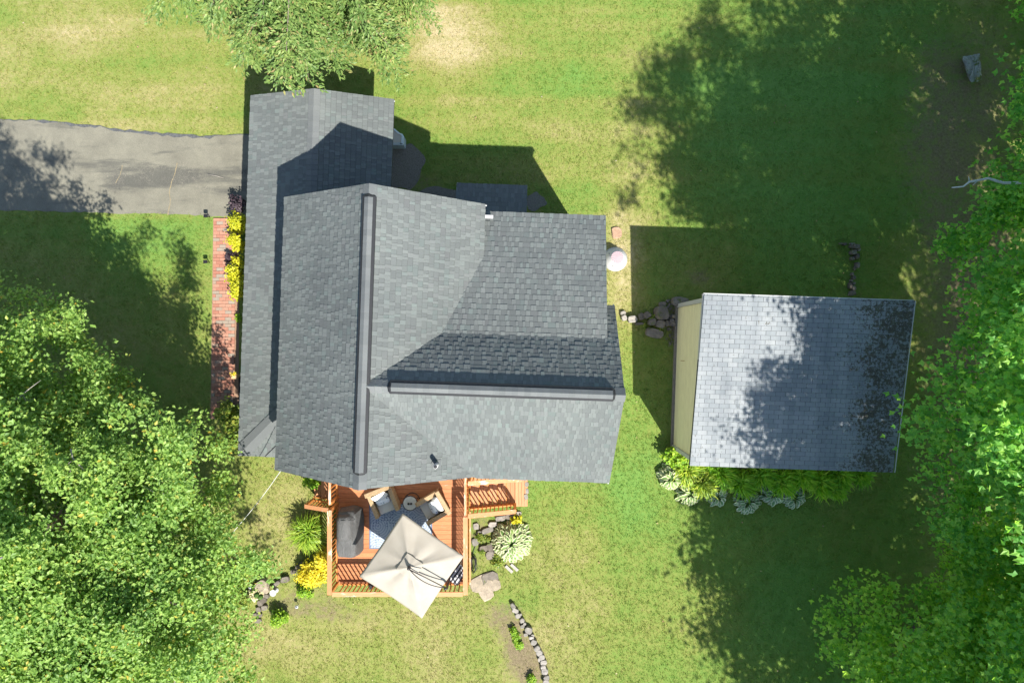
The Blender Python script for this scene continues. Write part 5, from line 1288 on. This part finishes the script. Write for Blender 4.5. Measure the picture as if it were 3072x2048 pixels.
# hose
x, y = W(1420, 1695, .2); hs = thing('garden_hose', 'dark garden hose coiled on the ground beside the deck', 'hose', (x, y, 0))
b = MB(); pts = []
for k in range(90):
    a_ = k * .32; pts.append((.085 * math.cos(a_) * (1 + .25 * math.sin(k * .7)) + .02 * math.sin(k * .21), .26 * math.sin(a_) * (1 + .1 * math.sin(k * .5)), .04 + .22 * (k / 90) * abs(math.cos(a_ * .5))))
b.tube(pts, .011, 6); b.build('coil', M['black'], hs, True)
lp = [W3(1412, 1650, .02), W3(1425, 1640, .03), W3(1432, 1622, .03), W3(1436, 1600, .02), W3(1439, 1575, .02)]
b = MB(); b.tube([(p[0] - x, p[1] - y, p[2]) for p in [W3(1416, 1680, .05), W3(1420, 1655, .04)] + lp[1:]], .010, 6); b.build('loose_end', M['black'], hs, True)
# cable from eave to tree
a_ = Vector(W3(842, 1412, 4.4)); c_ = Vector(W3(690, 1606, 3.6)); b = MB()
b.tube([a_.lerp(c_, k / 10) - Vector((0, 0, .25 * math.sin(math.pi * k / 10))) for k in range(11)], .009, 6)
tag(b.build('cable', M['cable'], None, True), 'pale overhead cable running from the roof corner into the broadleaf tree', 'cable')
# fallen twig on driveway
b = MB(); b.tube([W3(624, 523, .03), W3(650, 528, .03), W3(672, 535, .02)], [.012, .014, .006], 5); tag(b.build('fallen_twig', M['twig'], None, True), 'pale fallen twig lying on the driveway near the garage', 'twig')

# fallen leaves and pale specks on the grass
rng = np.random.RandomState(15); nf = 300
fx, fy = rng.uniform(-17, 17, nf), rng.uniform(-11.4, 11.4, nf)
pc = np.stack([fx, fy, np.full(nf, .05)], 1); V, F = scatter(pc, frames(rng.randn(nf, 3) * .3 + np.array([0, 0, 1]), rng), rng.uniform(.03, .065, nf), *LEAF_R)
t = NT('fallen_leaf'); t.color(t.ramp(t.island(), [(0, (.20, .13, .06)), (.6, (.30, .23, .12)), (1, (.42, .37, .27))])); t.rough(.8, .2); M['fallen'] = t.m
okm = ~((fx < -7.5) & (fy > 3.9) & (fy < 7.6)) & ~((fx > -8.2) & (fx < 2.8) & (fy > -3.8) & (fy < 7.2)) & ~((fx > -6) & (fx < 0.6) & (fy > -8) & (fy < -3)) & ~((fx > 5.2) & (fx < 11.7) & (fy > -3.9) & (fy < 1.4))
V = V.reshape(nf, -1, 3)[okm].reshape(-1, 3); nb_ = okm.sum(); F = (np.asarray(LEAF_R[1])[None] + (np.arange(nb_) * 6)[:, None, None]).reshape(-1, 3)
tag(link('fallen_leaves', npmesh('fallen_leaves', V, F, M['fallen'])), 'pale and brown fallen leaves scattered over the lawn', 'leaves', kind='stuff')

# ------------------------------------------------------------------ grass blades
def in_poly(x, y, poly):
    r = np.zeros(len(x), bool); n = len(poly); j = n - 1
    for i in range(n):
        xi, yi = poly[i]; xj, yj = poly[j]
        c = ((yi > y) != (yj > y)) & (x < (xj - xi) * (y - yi) / (yj - yi + 1e-12) + xi); r ^= c; j = i
    return r
rng = np.random.RandomState(77); NT_ = 150000
X = rng.uniform(-18.2, 18.2, NT_); Y = rng.uniform(-12.4, 12.4, NT_)
bad = in_poly(X, Y, ue + le) | in_poly(X, Y, [(-10.1, 4.2), (-9.15, 4.2), (-9.15, -2.7), (-10.2, -2.7)]) | in_poly(X, Y, [(-8.0, 7.15), (-3.8, 6.9), (-3.9, 3.3), (2.6, 3.2), (2.45, -3.6), (-8.1, -3.3)])
bad |= in_poly(X, Y, [(5.4, 1.3), (11.5, 1.2), (11.3, -3.8), (5.3, -3.7)]) | in_poly(X, Y, [(dx0, dy0), (dx1, dy0), (dx1, -5.45), (.5, -5.45), (.5, -3.4), (-6.6, -3.4), (-6.6, -5.2), (dx0, -5.2)])
for px, py, rx, ry, sd_ in ((1205,500,60,75,1),(1320,590,75,28,2),(1605,605,30,26,3)): bad |= in_poly(X, Y, pxblob(px, py, rx, ry, seed=sd_))
dirt = dirtness(X, Y); bad |= rng.rand(NT_) < np.clip((dirt - .22) * 2.4, 0, .93)
X, Y = X[~bad], Y[~bad]; n = len(X)
K = 4
cx = np.repeat(X, K) + rng.randn(n * K) * .03; cy = np.repeat(Y, K) + rng.randn(n * K) * .03
a = rng.rand(n * K) * 6.283; L = rng.uniform(.03, .075, n * K); tl = rng.uniform(.3, 1.1, n * K); w = rng.uniform(.005, .010, n * K)
dx, dy = np.cos(a), np.sin(a)
v0 = np.stack([cx - dy * w, cy + dx * w, np.zeros_like(cx)], 1); v1 = np.stack([cx + dy * w, cy - dx * w, np.zeros_like(cx)], 1)
v2 = np.stack([cx + dx * L * np.sin(tl), cy + dy * L * np.sin(tl), L * np.cos(tl) + .005], 1)
V = np.stack([v0, v1, v2], 1).reshape(-1, 3); F = np.arange(n * K * 3).reshape(-1, 3)
dr = np.repeat(np.repeat(dry_and_shade_lift(X, Y), K), 3); dt = np.repeat(np.repeat(dirtness(X, Y) * .6, K), 3)
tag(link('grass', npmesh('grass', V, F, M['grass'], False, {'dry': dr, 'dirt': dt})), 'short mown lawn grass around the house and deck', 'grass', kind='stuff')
